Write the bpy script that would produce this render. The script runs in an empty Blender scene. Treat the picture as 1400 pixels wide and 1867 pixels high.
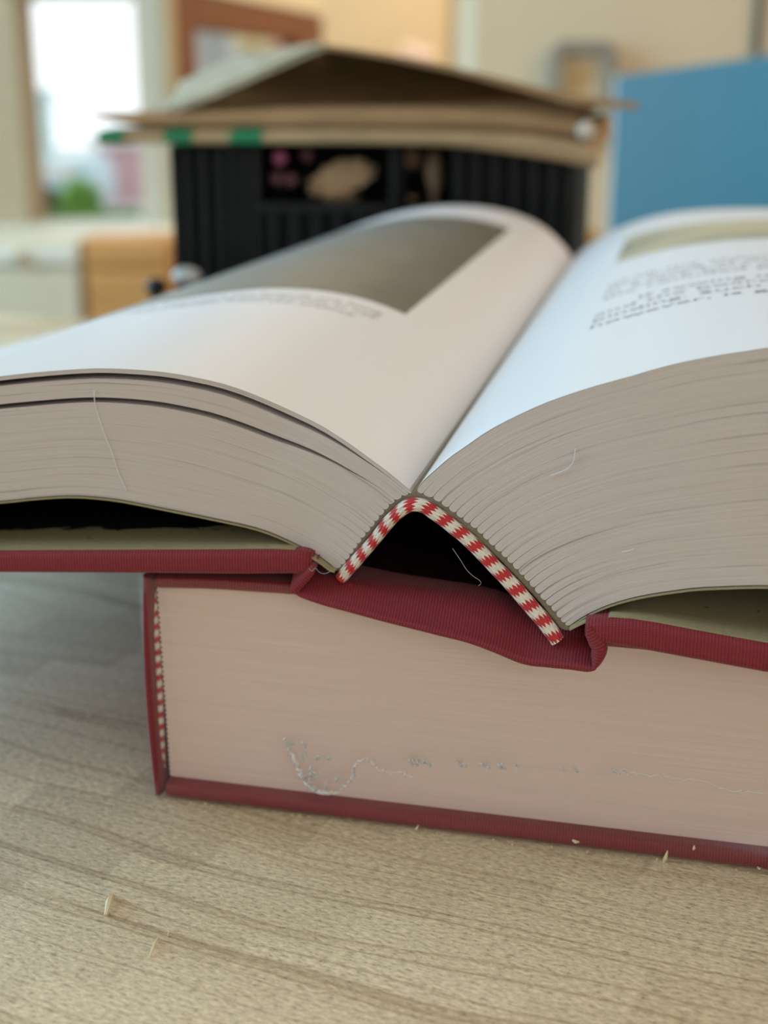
import bpy, bmesh, random
import numpy as np
from math import *
from mathutils import Vector

random.seed(7)
SC = bpy.context.scene
COL = SC.collection

# ---------------------------------------------------------------- camera
F = 2500.0                       # focal length in pixels of the 1400 x 1867 frame
PITCH = radians(17.2)
CX, CY = 700.0, 933.5
CAM_H = 0.12170204
cam_data = bpy.data.cameras.new('camera')
cam = bpy.data.objects.new('camera', cam_data)
COL.objects.link(cam)
cam.location = (0, 0, CAM_H)
cam.rotation_euler = (pi / 2 - PITCH, 0, 0)
cam_data.sensor_fit = 'VERTICAL'
cam_data.sensor_height = 36.0
cam_data.lens = 36.0 * F / 1867.0
cam_data.clip_start = 0.005
cam_data.clip_end = 200
cam_data.dof.use_dof = True
cam_data.dof.focus_distance = 0.212
cam_data.dof.aperture_fstop = 13.8
SC.camera = cam

# ---------------------------------------------------------------- world, lamps, exposure
world = bpy.data.worlds.new('overcast_sky')
SC.world = world
world.use_nodes = True
wb = world.node_tree.nodes['Background']
wb.inputs['Color'].default_value = (0.90, 0.97, 1.0, 1)
wb.inputs['Strength'].default_value = 1.5


def area(name, loc, target, sx, sy, power, color, spread=180):
    d = bpy.data.lights.new(name, 'AREA')
    d.shape = 'RECTANGLE'
    d.size, d.size_y = sx, sy
    d.energy = power
    d.color = color
    d.spread = radians(spread)
    o = bpy.data.objects.new(name, d)
    COL.objects.link(o)
    o.location = loc
    v = Vector(target) - Vector(loc)
    o.rotation_euler = v.to_track_quat('-Z', 'Y').to_euler()
    return o


# daylight through the big window in the left wall, a warm ceiling lamp at the back, an overhead fill added to brighten the table front, dim light from the room behind
area('window_daylight', (-1.52, 1.0, 0.58), (0.0, 0.35, 0.06), 1.8, 1.1, 46.0, (0.34, 0.70, 1.0))
area('right_lamp', (1.55, 0.30, 1.05), (0.1, 0.3, 0.0), 0.6, 0.6, 10.5, (1.0, 0.63, 0.45))
area('overhead_fill', (0.1, -0.05, 1.68), (0.1, 0.05, 0.0), 0.9, 0.9, 2.5, (1.0, 0.95, 0.88))
area('back_ceiling_lamp', (0.55, 2.7, 1.62), (0.5, 2.95, 0.0), 0.4, 0.4, 22.0, (1.0, 0.86, 0.66))
area('rear_window_daylight', (0.5, -1.75, 0.75), (0.1, 0.3, 0.0), 1.5, 1.1, 4.5, (1.0, 0.88, 0.78))

vs = SC.view_settings
vs.view_transform = 'Standard'
vs.look = 'None'
vs.exposure = 0.0
vs.gamma = 1.0
vs.use_curve_mapping = False
SC.cycles.use_denoising = True
SC.cycles.max_bounces = 10
SC.cycles.transparent_max_bounces = 16

# ---------------------------------------------------------------- view rays -> points in the room
C0 = np.array([0.0, 0.0, CAM_H])


def ray(x, y):
    a = (x - CX) / F
    b = -(y - CY) / F
    return np.array([a, cos(PITCH) + b * sin(PITCH), -sin(PITCH) + b * cos(PITCH)])


def at(x, y, Y):
    """point at depth Y that the photograph shows at pixel (x, y)"""
    d = ray(x, y)
    return C0 + d * (Y / d[1])


def onz(x, y, z=0.0):
    d = ray(x, y)
    return C0 + d * ((z - CAM_H) / d[2])


def proj(p):
    q = np.asarray(p) - C0
    zc = q[1] * cos(PITCH) - q[2] * sin(PITCH)
    yc = q[1] * sin(PITCH) + q[2] * cos(PITCH)
    return np.array([CX + F * q[0] / zc, CY - F * yc / zc])


# ---------------------------------------------------------------- materials
def new_mat(name):
    m = bpy.data.materials.new(name)
    m.use_nodes = True
    nt = m.node_tree
    b = nt.nodes['Principled BSDF']
    return m, nt, b


def N(nt, kind, **kw):
    n = nt.nodes.new(kind)
    for k, v in kw.items():
        if k.startswith('in_'):
            key = k[3:]
            n.inputs[int(key) if key.isdigit() else key].default_value = v
        else:
            setattr(n, k, v)
    return n


def L(nt, a, ao, b, bi):
    nt.links.new(a.outputs[ao], b.inputs[bi])


def mapping(nt, coord='UV', scale=(1, 1, 1), loc=(0, 0, 0), rot=(0, 0, 0)):
    tc = N(nt, 'ShaderNodeTexCoord')
    mp = N(nt, 'ShaderNodeMapping')
    mp.inputs['Scale'].default_value = scale
    mp.inputs['Location'].default_value = loc
    mp.inputs['Rotation'].default_value = rot
    L(nt, tc, coord, mp, 'Vector')
    return mp


def ramp(nt, stops):
    r = N(nt, 'ShaderNodeValToRGB')
    e = r.color_ramp.elements
    while len(e) < len(stops):
        e.new(0.5)
    for i, (p, c) in enumerate(stops):
        e[i].position = p
        e[i].color = (*c, 1) if len(c) == 3 else c
    return r


def math_(nt, op, a=None, b=None, clamp=False):
    n = N(nt, 'ShaderNodeMath', operation=op, use_clamp=clamp)
    for i, x in enumerate((a, b)):
        if x is None:
            continue
        if isinstance(x, (int, float)):
            n.inputs[i].default_value = x
        else:
            nt.links.new(x, n.inputs[i])
    return n.outputs[0]


def mixc(nt, fac, a, b, mode='MIX'):
    n = N(nt, 'ShaderNodeMix', data_type='RGBA', blend_type=mode)
    for key, x in ((0, fac), (6, a), (7, b)):
        if isinstance(x, (int, float)):
            n.inputs[key].default_value = x
        elif isinstance(x, tuple):
            n.inputs[key].default_value = (*x, 1) if len(x) == 3 else x
        else:
            nt.links.new(x, n.inputs[key])
    return n.outputs[2]


def bump(nt, b, height, strength=0.3, dist=0.0005):
    n = N(nt, 'ShaderNodeBump')
    n.inputs['Strength'].default_value = strength
    n.inputs['Distance'].default_value = dist
    nt.links.new(height, n.inputs['Height'])
    nt.links.new(n.outputs[0], b.inputs['Normal'])
    return n


def plain(name, col, rough=0.6, var=0.06, scale=40.0, metallic=0.0, spec=0.4, coord='Object'):
    m, nt, b = new_mat(name)
    mp = mapping(nt, coord)
    nz = N(nt, 'ShaderNodeTexNoise', in_Scale=scale, in_Detail=4.0)
    L(nt, mp, 0, nz, 'Vector')
    lo = tuple(max(0, c * (1 - var)) for c in col)
    hi = tuple(min(1, c * (1 + var)) for c in col)
    r = ramp(nt, [(0.3, lo), (0.7, hi)])
    L(nt, nz, 'Fac', r, 'Fac')
    L(nt, r, 'Color', b, 'Base Color')
    b.inputs['Roughness'].default_value = rough
    b.inputs['Metallic'].default_value = metallic
    b.inputs['Specular IOR Level'].default_value = spec
    return m


def mat_paper_edge(name='paper_edge', col=(0.615, 0.55, 0.535), strength=1.0):
    """cut edge of the leaves; UV: x = metres along the leaf, y = metres across the leaves"""
    m, nt, b = new_mat(name)
    mp = mapping(nt, 'UV', (25, 9000, 1))
    n1 = N(nt, 'ShaderNodeTexNoise', in_Scale=1.0, in_Detail=2.0)
    L(nt, mp, 0, n1, 'Vector')
    mp2 = mapping(nt, 'UV', (16, 2300, 1), (3.3, 1.7, 0))
    n2 = N(nt, 'ShaderNodeTexNoise', in_Scale=1.0, in_Detail=3.0, in_Roughness=0.6)
    L(nt, mp2, 0, n2, 'Vector')
    mp3 = mapping(nt, 'UV', (2500, 2500, 1))
    n3 = N(nt, 'ShaderNodeTexNoise', in_Scale=1.0, in_Detail=2.0)
    L(nt, mp3, 0, n3, 'Vector')
    dark = ramp(nt, [(0.30, tuple(1 - strength * c for c in (0.40, 0.42, 0.42))), (0.405, (0.97, 0.97, 0.97)), (0.6, (1, 1, 1)), (0.75, (1.04, 1.04, 1.04))])
    L(nt, n2, 'Fac', dark, 'Fac')
    fine = ramp(nt, [(0.3, (0.93, 0.93, 0.93)), (0.7, (1.03, 1.03, 1.03))])
    L(nt, n1, 'Fac', fine, 'Fac')
    c = mixc(nt, 1.0, col, dark.outputs[0], 'MULTIPLY')
    c = mixc(nt, 1.0, c, fine.outputs[0], 'MULTIPLY')
    nt.links.new(c, b.inputs['Base Color'])
    b.inputs['Roughness'].default_value = 0.85
    b.inputs['Specular IOR Level'].default_value = 0.15
    h = math_(nt, 'ADD', math_(nt, 'MULTIPLY', n1.outputs[0], 0.5), math_(nt, 'ADD', n2.outputs[0], math_(nt, 'MULTIPLY', n3.outputs[0], 0.35)))
    bump(nt, b, h, 0.35 * strength, 0.0003)
    return m


def mat_cloth(name='red_book_cloth', col=(0.22, 0.016, 0.027), pitch=0.00050):
    """ribbed book cloth; UV: x = metres along the edge, y = metres across it"""
    m, nt, b = new_mat(name)
    tc = N(nt, 'ShaderNodeTexCoord')
    sp = N(nt, 'ShaderNodeSeparateXYZ')
    L(nt, tc, 'UV', sp, 0)
    nz = N(nt, 'ShaderNodeTexNoise', in_Scale=300.0, in_Detail=3.0)
    L(nt, tc, 'UV', nz, 'Vector')
    wob = math_(nt, 'MULTIPLY', nz.outputs[0], 0.9)
    su = math_(nt, 'SINE', math_(nt, 'ADD', math_(nt, 'MULTIPLY', sp.outputs[0], 2 * pi / pitch), wob))
    sv = math_(nt, 'SINE', math_(nt, 'ADD', math_(nt, 'MULTIPLY', sp.outputs[1], 2 * pi / (pitch * 0.62)), wob))
    h = math_(nt, 'ADD', su, math_(nt, 'MULTIPLY', sv, 0.55))
    f = math_(nt, 'MULTIPLY_ADD', h, 0.25, )
    f.node.inputs[2].default_value = 0.5
    lo = tuple(c * 0.62 for c in col)
    hi = tuple(min(1, c * 1.45) for c in col)
    r = ramp(nt, [(0.15, lo), (0.5, col), (0.9, hi)])
    nt.links.new(f, r.inputs[0])
    L(nt, r, 0, b, 'Base Color')
    b.inputs['Roughness'].default_value = 0.62
    b.inputs['Specular IOR Level'].default_value = 0.35
    b.inputs['Sheen Weight'].default_value = 0.15
    b.inputs['Sheen Roughness'].default_value = 0.4
    bump(nt, b, h, 0.5, 0.00008)
    return m


def mat_headband(name='red_white_thread', period=0.0031, rows=3.0, stagger=0.11):
    """striped sewing thread; UV: x = metres along the band, y = 0..1 around it"""
    m, nt, b = new_mat(name)
    tc = N(nt, 'ShaderNodeTexCoord')
    sp = N(nt, 'ShaderNodeSeparateXYZ')
    L(nt, tc, 'UV', sp, 0)
    u, v = sp.outputs[0], sp.outputs[1]
    vv = math_(nt, 'MULTIPLY', v, rows * 2)
    row = math_(nt, 'FLOOR', vv)
    stag = math_(nt, 'MULTIPLY', row, stagger)
    tri = math_(nt, 'PINGPONG', math_(nt, 'MULTIPLY', vv, 2.0), 0.5)
    ph = math_(nt, 'ADD', math_(nt, 'ADD', math_(nt, 'DIVIDE', u, period), stag), math_(nt, 'MULTIPLY', tri, 0.5))
    fr = math_(nt, 'FRACT', ph)
    sel = math_(nt, 'GREATER_THAN', fr, 0.5)
    mp = mapping(nt, 'UV', (900, 30, 1))
    nz = N(nt, 'ShaderNodeTexNoise', in_Scale=1.0, in_Detail=3.0)
    L(nt, mp, 0, nz, 'Vector')
    red = ramp(nt, [(0.3, (0.42, 0.006, 0.012)), (0.7, (0.62, 0.015, 0.02))])
    whi = ramp(nt, [(0.3, (0.62, 0.56, 0.47)), (0.7, (0.90, 0.85, 0.76))])
    L(nt, nz, 0, red, 0)
    L(nt, nz, 0, whi, 0)
    c = mixc(nt, sel, red.outputs[0], whi.outputs[0])
    nt.links.new(c, b.inputs['Base Color'])
    b.inputs['Roughness'].default_value = 0.5
    b.inputs['Sheen Weight'].default_value = 0.2
    th = math_(nt, 'ABSOLUTE', math_(nt, 'SINE', math_(nt, 'MULTIPLY', vv, pi * 1.5)))
    edge = math_(nt, 'ABSOLUTE', math_(nt, 'SINE', math_(nt, 'MULTIPLY', ph, 2 * pi)))
    h = math_(nt, 'ADD', th, math_(nt, 'MULTIPLY', edge, 0.4))
    bump(nt, b, h, 0.8, 0.00012)
    return m


def mat_paper(name, col=(0.80, 0.79, 0.775), rough=0.42, spec=0.35):
    m, nt, b = new_mat(name)
    mp = mapping(nt, 'UV', (700, 700, 1))
    nz = N(nt, 'ShaderNodeTexNoise', in_Scale=1.0, in_Detail=4.0)
    L(nt, mp, 0, nz, 'Vector')
    r = ramp(nt, [(0.3, tuple(c * 0.985 for c in col)), (0.7, col)])
    L(nt, nz, 0, r, 0)
    L(nt, r, 0, b, 'Base Color')
    b.inputs['Roughness'].default_value = rough
    b.inputs['Specular IOR Level'].default_value = spec
    bump(nt, b, nz.outputs[0], 0.08, 0.0001)
    return m


def mat_kraft(name, col=(0.36, 0.31, 0.185), art=None):
    """kraft endpaper; UV metres. art = (v0, amp): black brush print deeper than v0"""
    m, nt, b = new_mat(name)
    mp = mapping(nt, 'UV', (900, 900, 1))
    nz = N(nt, 'ShaderNodeTexNoise', in_Scale=1.0, in_Detail=5.0, in_Roughness=0.65)
    L(nt, mp, 0, nz, 'Vector')
    r = ramp(nt, [(0.25, tuple(c * 0.85 for c in col)), (0.6, col), (0.8, tuple(c * 1.12 for c in col))])
    L(nt, nz, 0, r, 0)
    mp2 = mapping(nt, 'UV', (350, 350, 1), (5, 2, 0))
    n2 = N(nt, 'ShaderNodeTexNoise', in_Scale=1.0, in_Detail=2.0)
    L(nt, mp2, 0, n2, 'Vector')
    sp_ = ramp(nt, [(0.24, (0.35, 0.33, 0.3)), (0.29, (1, 1, 1))])
    L(nt, n2, 0, sp_, 0)
    c = mixc(nt, 1.0, r.outputs[0], sp_.outputs[0], 'MULTIPLY')
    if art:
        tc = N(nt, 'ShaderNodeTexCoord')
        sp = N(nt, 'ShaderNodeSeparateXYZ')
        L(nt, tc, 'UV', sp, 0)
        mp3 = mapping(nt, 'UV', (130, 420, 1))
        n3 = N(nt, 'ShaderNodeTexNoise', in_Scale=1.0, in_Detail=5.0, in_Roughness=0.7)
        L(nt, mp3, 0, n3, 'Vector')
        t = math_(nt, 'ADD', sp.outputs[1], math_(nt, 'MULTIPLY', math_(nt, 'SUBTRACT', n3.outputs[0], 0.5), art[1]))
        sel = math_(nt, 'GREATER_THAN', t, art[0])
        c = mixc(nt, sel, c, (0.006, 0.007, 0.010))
    nt.links.new(c, b.inputs['Base Color'])
    b.inputs['Roughness'].default_value = 0.9
    b.inputs['Specular IOR Level'].default_value = 0.1
    bump(nt, b, nz.outputs[0], 0.25, 0.0002)
    return m


def mat_wood_table():
    """light rough-sawn wood, grain along local x of the UV (metres)"""
    m, nt, b = new_mat('light_sawn_wood')
    tc = N(nt, 'ShaderNodeTexCoord')
    sp = N(nt, 'ShaderNodeSeparateXYZ')
    L(nt, tc, 'UV', sp, 0)
    # annual rings: thin dark lines along the grain, slightly wavy
    mpw = mapping(nt, 'UV', (9, 30, 1))
    nw = N(nt, 'ShaderNodeTexNoise', in_Scale=1.0, in_Detail=2.0)
    L(nt, mpw, 0, nw, 'Vector')
    y2 = math_(nt, 'ADD', sp.outputs[1], math_(nt, 'MULTIPLY', nw.outputs[0], 0.022))
    cmb = N(nt, 'ShaderNodeCombineXYZ')
    nt.links.new(math_(nt, 'MULTIPLY', y2, 105.0), cmb.inputs[1])
    nt.links.new(math_(nt, 'MULTIPLY', sp.outputs[0], 1.2), cmb.inputs[0])
    nr = N(nt, 'ShaderNodeTexNoise', in_Scale=1.0, in_Detail=1.0)
    nt.links.new(cmb.outputs[0], nr.inputs['Vector'])
    saw = math_(nt, 'FRACT', math_(nt, 'MULTIPLY', nr.outputs[0], 7.0))
    ring = ramp(nt, [(0.0, (0.62, 0.54, 0.47)), (0.06, (0.84, 0.79, 0.74)), (0.16, (1, 1, 1)), (0.90, (1.0, 1.0, 1.0)), (1.0, (0.86, 0.81, 0.76))])
    nt.links.new(saw, ring.inputs[0])
    # blocky sheen of the short figure: cells that shift from ring to ring
    rowf = math_(nt, 'FLOOR', math_(nt, 'MULTIPLY', y2, 85.0))
    xs = math_(nt, 'SUBTRACT', math_(nt, 'MULTIPLY', sp.outputs[0], 24.0), math_(nt, 'MULTIPLY', rowf, 0.30))
    xsn = math_(nt, 'ADD', xs, math_(nt, 'MULTIPLY', nw.outputs[0], 0.3))
    cell = math_(nt, 'FLOOR', xsn)
    wn = N(nt, 'ShaderNodeTexWhiteNoise', noise_dimensions='1D')
    nt.links.new(cell, wn.inputs['W'])
    block = ramp(nt, [(0.0, (0.84, 0.81, 0.79)), (1.0, (1.07, 1.07, 1.07))])
    L(nt, wn, 'Value', block, 0)
    # pores and fibres
    mpf = mapping(nt, 'UV', (650, 1700, 1))
    nf = N(nt, 'ShaderNodeTexNoise', in_Scale=1.0, in_Detail=6.0, in_Roughness=0.72)
    L(nt, mpf, 0, nf, 'Vector')
    fib = ramp(nt, [(0.34, (0.45, 0.38, 0.31)), (0.43, (0.84, 0.81, 0.78)), (0.53, (1, 1, 1)), (0.64, (1.28, 1.25, 1.18))])
    L(nt, nf, 0, fib, 0)
    mpb = mapping(nt, 'UV', (14, 40, 1), (4, 8, 0))
    nb = N(nt, 'ShaderNodeTexNoise', in_Scale=1.0, in_Detail=3.0)
    L(nt, mpb, 0, nb, 'Vector')
    base = ramp(nt, [(0.3, (0.80, 0.635, 0.395)), (0.5, (0.85, 0.69, 0.44)), (0.7, (0.89, 0.735, 0.49))])
    L(nt, nb, 0, base, 0)
    c = mixc(nt, 1.0, base.outputs[0], ring.outputs[0], 'MULTIPLY')
    c = mixc(nt, 1.0, c, block.outputs[0], 'MULTIPLY')
    c = mixc(nt, 1.0, c, fib.outputs[0], 'MULTIPLY')
    nt.links.new(c, b.inputs['Base Color'])
    b.inputs['Roughness'].default_value = 0.48
    b.inputs['Specular IOR Level'].default_value = 0.5
    h = math_(nt, 'ADD', math_(nt, 'MULTIPLY', nf.outputs[0], 1.0), math_(nt, 'MULTIPLY', saw, 0.12))
    bump(nt, b, h, 0.8, 0.0006)
    return m


def mat_film(name, gloss=0.1, white=0.03, bumpy=0.15):
    m, nt, b = new_mat(name)
    nt.nodes.remove(b)
    out = nt.nodes['Material Output']
    tr = N(nt, 'ShaderNodeBsdfTransparent')
    gl = N(nt, 'ShaderNodeBsdfGlossy')
    gl.inputs['Roughness'].default_value = 0.12
    df = N(nt, 'ShaderNodeBsdfDiffuse')
    df.inputs['Color'].default_value = (0.95, 0.94, 0.95, 1)
    mp = mapping(nt, 'UV', (90, 420, 1))
    nz = N(nt, 'ShaderNodeTexNoise', in_Scale=1.0, in_Detail=3.0)
    L(nt, mp, 0, nz, 'Vector')
    bp = N(nt, 'ShaderNodeBump')
    bp.inputs['Strength'].default_value = bumpy
    bp.inputs['Distance'].default_value = 0.001
    L(nt, nz, 0, bp, 'Height')
    L(nt, bp, 0, gl, 'Normal')
    fr = N(nt, 'ShaderNodeFresnel')
    ge = N(nt, 'ShaderNodeNewGeometry')
    nt.links.new(math_(nt, 'ADD', math_(nt, 'MULTIPLY', ge.outputs['Backfacing'], 1 / 1.45 - 1.45), 1.45), fr.inputs['IOR'])
    L(nt, bp, 0, fr, 'Normal')
    m1 = N(nt, 'ShaderNodeMixShader')
    nt.links.new(math_(nt, 'ADD', fr.outputs[0], gloss, True), m1.inputs[0])
    L(nt, tr, 0, m1, 1)
    L(nt, gl, 0, m1, 2)
    m2 = N(nt, 'ShaderNodeMixShader')
    wfac = math_(nt, 'MULTIPLY', nz.outputs[0], white * 2, True)
    nt.links.new(wfac, m2.inputs[0])
    tl = N(nt, 'ShaderNodeBsdfTranslucent')
    tl.inputs['Color'].default_value = (0.95, 0.94, 0.95, 1)
    m3 = N(nt, 'ShaderNodeMixShader')
    m3.inputs[0].default_value = 0.5
    L(nt, df, 0, m3, 1)
    L(nt, tl, 0, m3, 2)
    L(nt, m1, 0, m2, 1)
    L(nt, m3, 0, m2, 2)
    L(nt, m2, 0, out, 'Surface')
    return m


def mat_glass(name, tint=(1, 1, 1)):
    m, nt, b = new_mat(name)
    nt.nodes.remove(b)
    out = nt.nodes['Material Output']
    tr = N(nt, 'ShaderNodeBsdfTransparent')
    tr.inputs[0].default_value = (*tint, 1)
    gl = N(nt, 'ShaderNodeBsdfGlossy')
    gl.inputs['Roughness'].default_value = 0.02
    fr = N(nt, 'ShaderNodeFresnel')
    ge = N(nt, 'ShaderNodeNewGeometry')
    nt.links.new(math_(nt, 'ADD', math_(nt, 'MULTIPLY', ge.outputs['Backfacing'], 1 / 1.45 - 1.45), 1.45), fr.inputs['IOR'])
    mx = N(nt, 'ShaderNodeMixShader')
    L(nt, fr, 0, mx, 0)
    L(nt, tr, 0, mx, 1)
    L(nt, gl, 0, mx, 2)
    L(nt, mx, 0, out, 'Surface')
    return m


def mat_wood(name, col, axis=0, rough=0.5):
    m, nt, b = new_mat(name)
    sc = [60, 60, 60]
    sc[axis] = 4
    mp = mapping(nt, 'Object', tuple(sc))
    nz = N(nt, 'ShaderNodeTexNoise', in_Scale=1.0, in_Detail=4.0)
    L(nt, mp, 0, nz, 'Vector')
    r = ramp(nt, [(0.3, tuple(c * 0.82 for c in col)), (0.7, tuple(c * 1.1 for c in col))])
    L(nt, nz, 0, r, 0)
    L(nt, r, 0, b, 'Base Color')
    b.inputs['Roughness'].default_value = rough
    return m


M = {}
M['edge'] = mat_paper_edge()
M['block'] = mat_paper_edge('smooth_paper_edge', (0.80, 0.635, 0.58), 0.12)
M['cloth'] = mat_cloth()
M['band'] = mat_headband()
M['band_small'] = mat_headband('red_white_thread_fine', 0.0024, 3.0, 0.05)
M['page'] = mat_paper('coated_white_paper', (0.76, 0.755, 0.765))
M['kraft'] = mat_kraft('kraft_endpaper')
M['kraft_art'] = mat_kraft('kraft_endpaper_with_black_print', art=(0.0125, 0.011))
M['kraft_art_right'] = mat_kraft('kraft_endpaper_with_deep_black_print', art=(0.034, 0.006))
M['glue'] = plain('grey_spine_lining', (0.26, 0.235, 0.175), 0.75, 0.12, 1500.0)
M['table'] = mat_wood_table()
M['film'] = mat_film('clear_shrink_film', 0.0, 0.03)
M['seam'] = plain('crumpled_film_seam', (0.96, 0.95, 0.96), 0.12, 0.02, 400.0, spec=0.9)
M['seam'].node_tree.nodes['Principled BSDF'].inputs['Alpha'].default_value = 0.5
M['thread'] = plain('pale_thread', (0.4, 0.42, 0.45), 0.5)
M['ink'] = plain('grey_printing_ink', (0.30, 0.30, 0.30), 0.5)
M['splinter'] = mat_wood('pale_splinter_wood', (0.78, 0.64, 0.40))
M['crumb'] = plain('sawdust_crumb', (0.55, 0.42, 0.25), 0.9, 0.2, 3000.0)


# ---------------------------------------------------------------- mesh helpers
class MB:
    def __init__(s):
        s.v, s.f, s.uv = [], [], []

    def vert(s, p, uv=(0, 0)):
        s.v.append(tuple(float(c) for c in p))
        s.uv.append((float(uv[0]), float(uv[1])))
        return len(s.v) - 1

    def grid(s, P, UV=None, closed=False):
        """P[i][j] points -> quads"""
        n, m_ = len(P), len(P[0])
        idx = [[s.vert(P[i][j], UV[i][j] if UV is not None else (i, j)) for j in range(m_)] for i in range(n)]
        for i in range(n - 1):
            for j in range(m_ - 1):
                s.f.append((idx[i][j], idx[i + 1][j], idx[i + 1][j + 1], idx[i][j + 1]))
        if closed:
            for j in range(m_ - 1):
                s.f.append((idx[n - 1][j], idx[0][j], idx[0][j + 1], idx[n - 1][j + 1]))
        return idx

    def poly(s, pts, uv=None):
        s.f.append(tuple(s.vert(p, uv[i] if uv else (p[0], p[1])) for i, p in enumerate(pts)))

    def box(s, o, ex, ey, ez):
        """parallelepiped from corner o with edge vectors"""
        o, ex, ey, ez = (np.asarray(q, float) for q in (o, ex, ey, ez))
        c = [o, o + ex, o + ex + ey, o + ey, o + ez, o + ex + ez, o + ex + ey + ez, o + ey + ez]
        b = [s.vert(p, (p[0], p[1])) for p in c]
        for q in ((0, 3, 2, 1), (4, 5, 6, 7), (0, 1, 5, 4), (1, 2, 6, 5), (2, 3, 7, 6), (3, 0, 4, 7)):
            s.f.append(tuple(b[k] for k in q))

    def tube(s, pts, rad, seg=8, cap=True):
        pts = [np.asarray(p, float) for p in pts]
        rad = rad if hasattr(rad, '__len__') else [rad] * len(pts)
        rows = []
        up = np.array([0.13, 0.21, 0.97])
        for i, p in enumerate(pts):
            t = pts[min(i + 1, len(pts) - 1)] - pts[max(i - 1, 0)]
            t = t / (np.linalg.norm(t) + 1e-12)
            a = np.cross(t, up)
            a /= np.linalg.norm(a) + 1e-12
            b = np.cross(t, a)
            rows.append([s.vert(p + rad[i] * (cos(2 * pi * k / seg) * a + sin(2 * pi * k / seg) * b), (i, k / seg)) for k in range(seg)])
        for i in range(len(rows) - 1):
            for k in range(seg):
                s.f.append((rows[i][k], rows[i + 1][k], rows[i + 1][(k + 1) % seg], rows[i][(k + 1) % seg]))
        if cap:
            s.f.append(tuple(reversed(rows[0])))
            s.f.append(tuple(rows[-1]))

    def ball(s, c, r, seg=10, squash=(1, 1, 1)):
        c = np.asarray(c, float)
        P = [[c + r * np.array([squash[0] * sin(pi * i / seg) * cos(2 * pi * j / (2 * seg)), squash[1] * sin(pi * i / seg) * sin(2 * pi * j / (2 * seg)), squash[2] * cos(pi * i / seg)]) for j in range(2 * seg + 1)] for i in range(seg + 1)]
        s.grid(P)

    def build(s, name, mat, parent=None, smooth=False, weld=0.0, bevel=0.0):
        org = np.array(parent_world(parent)) if parent is not None else np.zeros(3)
        me = bpy.data.meshes.new(name)
        me.from_pydata([tuple(np.array(p) - org) for p in s.v], [], s.f)
        uvl = me.uv_layers.new(name='UVMap')
        li = np.zeros(len(me.loops), dtype=np.int32)
        me.loops.foreach_get('vertex_index', li)
        uvl.data.foreach_set('uv', np.array(s.uv, dtype=np.float32)[li].ravel())
        bm = bmesh.new()
        bm.from_mesh(me)
        if weld:
            bmesh.ops.remove_doubles(bm, verts=bm.verts, dist=weld)
        bmesh.ops.recalc_face_normals(bm, faces=bm.faces)
        bm.to_mesh(me)
        bm.free()
        if smooth:
            me.polygons.foreach_set('use_smooth', [True] * len(me.polygons))
        me.materials.append(mat)
        o = bpy.data.objects.new(name, me)
        COL.objects.link(o)
        if parent is not None:
            o.parent = parent
        if bevel:
            md = o.modifiers.new('bevel', 'BEVEL')
            md.width = bevel
            md.segments = 3
            md.limit_method = 'ANGLE'
            md.angle_limit = radians(35)
            md.harden_normals = False
        return o


def parent_world(p):
    v = np.zeros(3)
    while p is not None:
        v = v + np.array(p.location)
        p = p.parent
    return v


def root(name, label, cat, loc, group=None):
    o = bpy.data.objects.new(name, None)
    COL.objects.link(o)
    o.empty_display_size = 0.01
    o.location = tuple(float(c) for c in loc)
    tag(o, label, cat, group)
    return o


def tag(o, label=None, cat=None, group=None, kind=None):
    if label:
        o['label'] = label
    if cat:
        o['category'] = cat
    if group:
        o['group'] = group
    if kind:
        o['kind'] = kind
    return o


def catmull(pts, n):
    """resample a polyline (k,dim) smoothly to n points by arc length"""
    P = np.asarray(pts, float)
    Q = np.vstack([2 * P[0] - P[1], P, 2 * P[-1] - P[-2]])
    out = []
    for i in range(1, len(Q) - 2):
        for t in np.linspace(0, 1, 16, endpoint=False):
            a, b, c, d = Q[i - 1], Q[i], Q[i + 1], Q[i + 2]
            out.append(0.5 * (2 * b + (c - a) * t + (2 * a - 5 * b + 4 * c - d) * t * t + (3 * b - a - 3 * c + d) * t ** 3))
    out.append(P[-1])
    out = np.array(out)
    s = np.concatenate([[0], np.cumsum(np.linalg.norm(np.diff(out, axis=0), axis=1))])
    q = np.linspace(0, s[-1], n) if np.isscalar(n) else np.asarray(n) * s[-1]
    return np.stack([np.interp(q, s, out[:, k]) for k in range(P.shape[1])], 1), s[-1]


def sstep(x):
    x = min(1.0, max(0.0, x))
    return x * x * (3 - 2 * x)


# ================================================================ the setting
M['wall'] = plain('warm_cream_plaster', (0.70, 0.60, 0.43), 0.8, 0.04, 12.0)
M['wall_light'] = plain('pale_cream_paint', (0.80, 0.74, 0.60), 0.6, 0.03, 12.0)
M['floor'] = mat_wood('floor_boards', (0.42, 0.30, 0.18), 1)
M['ceiling'] = plain('white_ceiling_paint', (0.78, 0.76, 0.70), 0.9, 0.03)
M['jamb'] = plain('tan_window_paint', (0.51, 0.395, 0.245), 0.55, 0.04)
M['sash'] = plain('cream_window_paint', (0.66, 0.565, 0.43), 0.5, 0.03)
M['glass'] = mat_glass('window_glass')

ZF, ZC = -0.74, 1.75


def structure(name, mb, mat, **kw):
    o = mb.build(name, mat, **kw)
    o['kind'] = 'structure'
    return o


def wallbox(mb, x0, x1, y0, y1, z0, z1):
    mb.box((x0, y0, z0), (x1 - x0, 0, 0), (0, y1 - y0, 0), (0, 0, z1 - z0))


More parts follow.
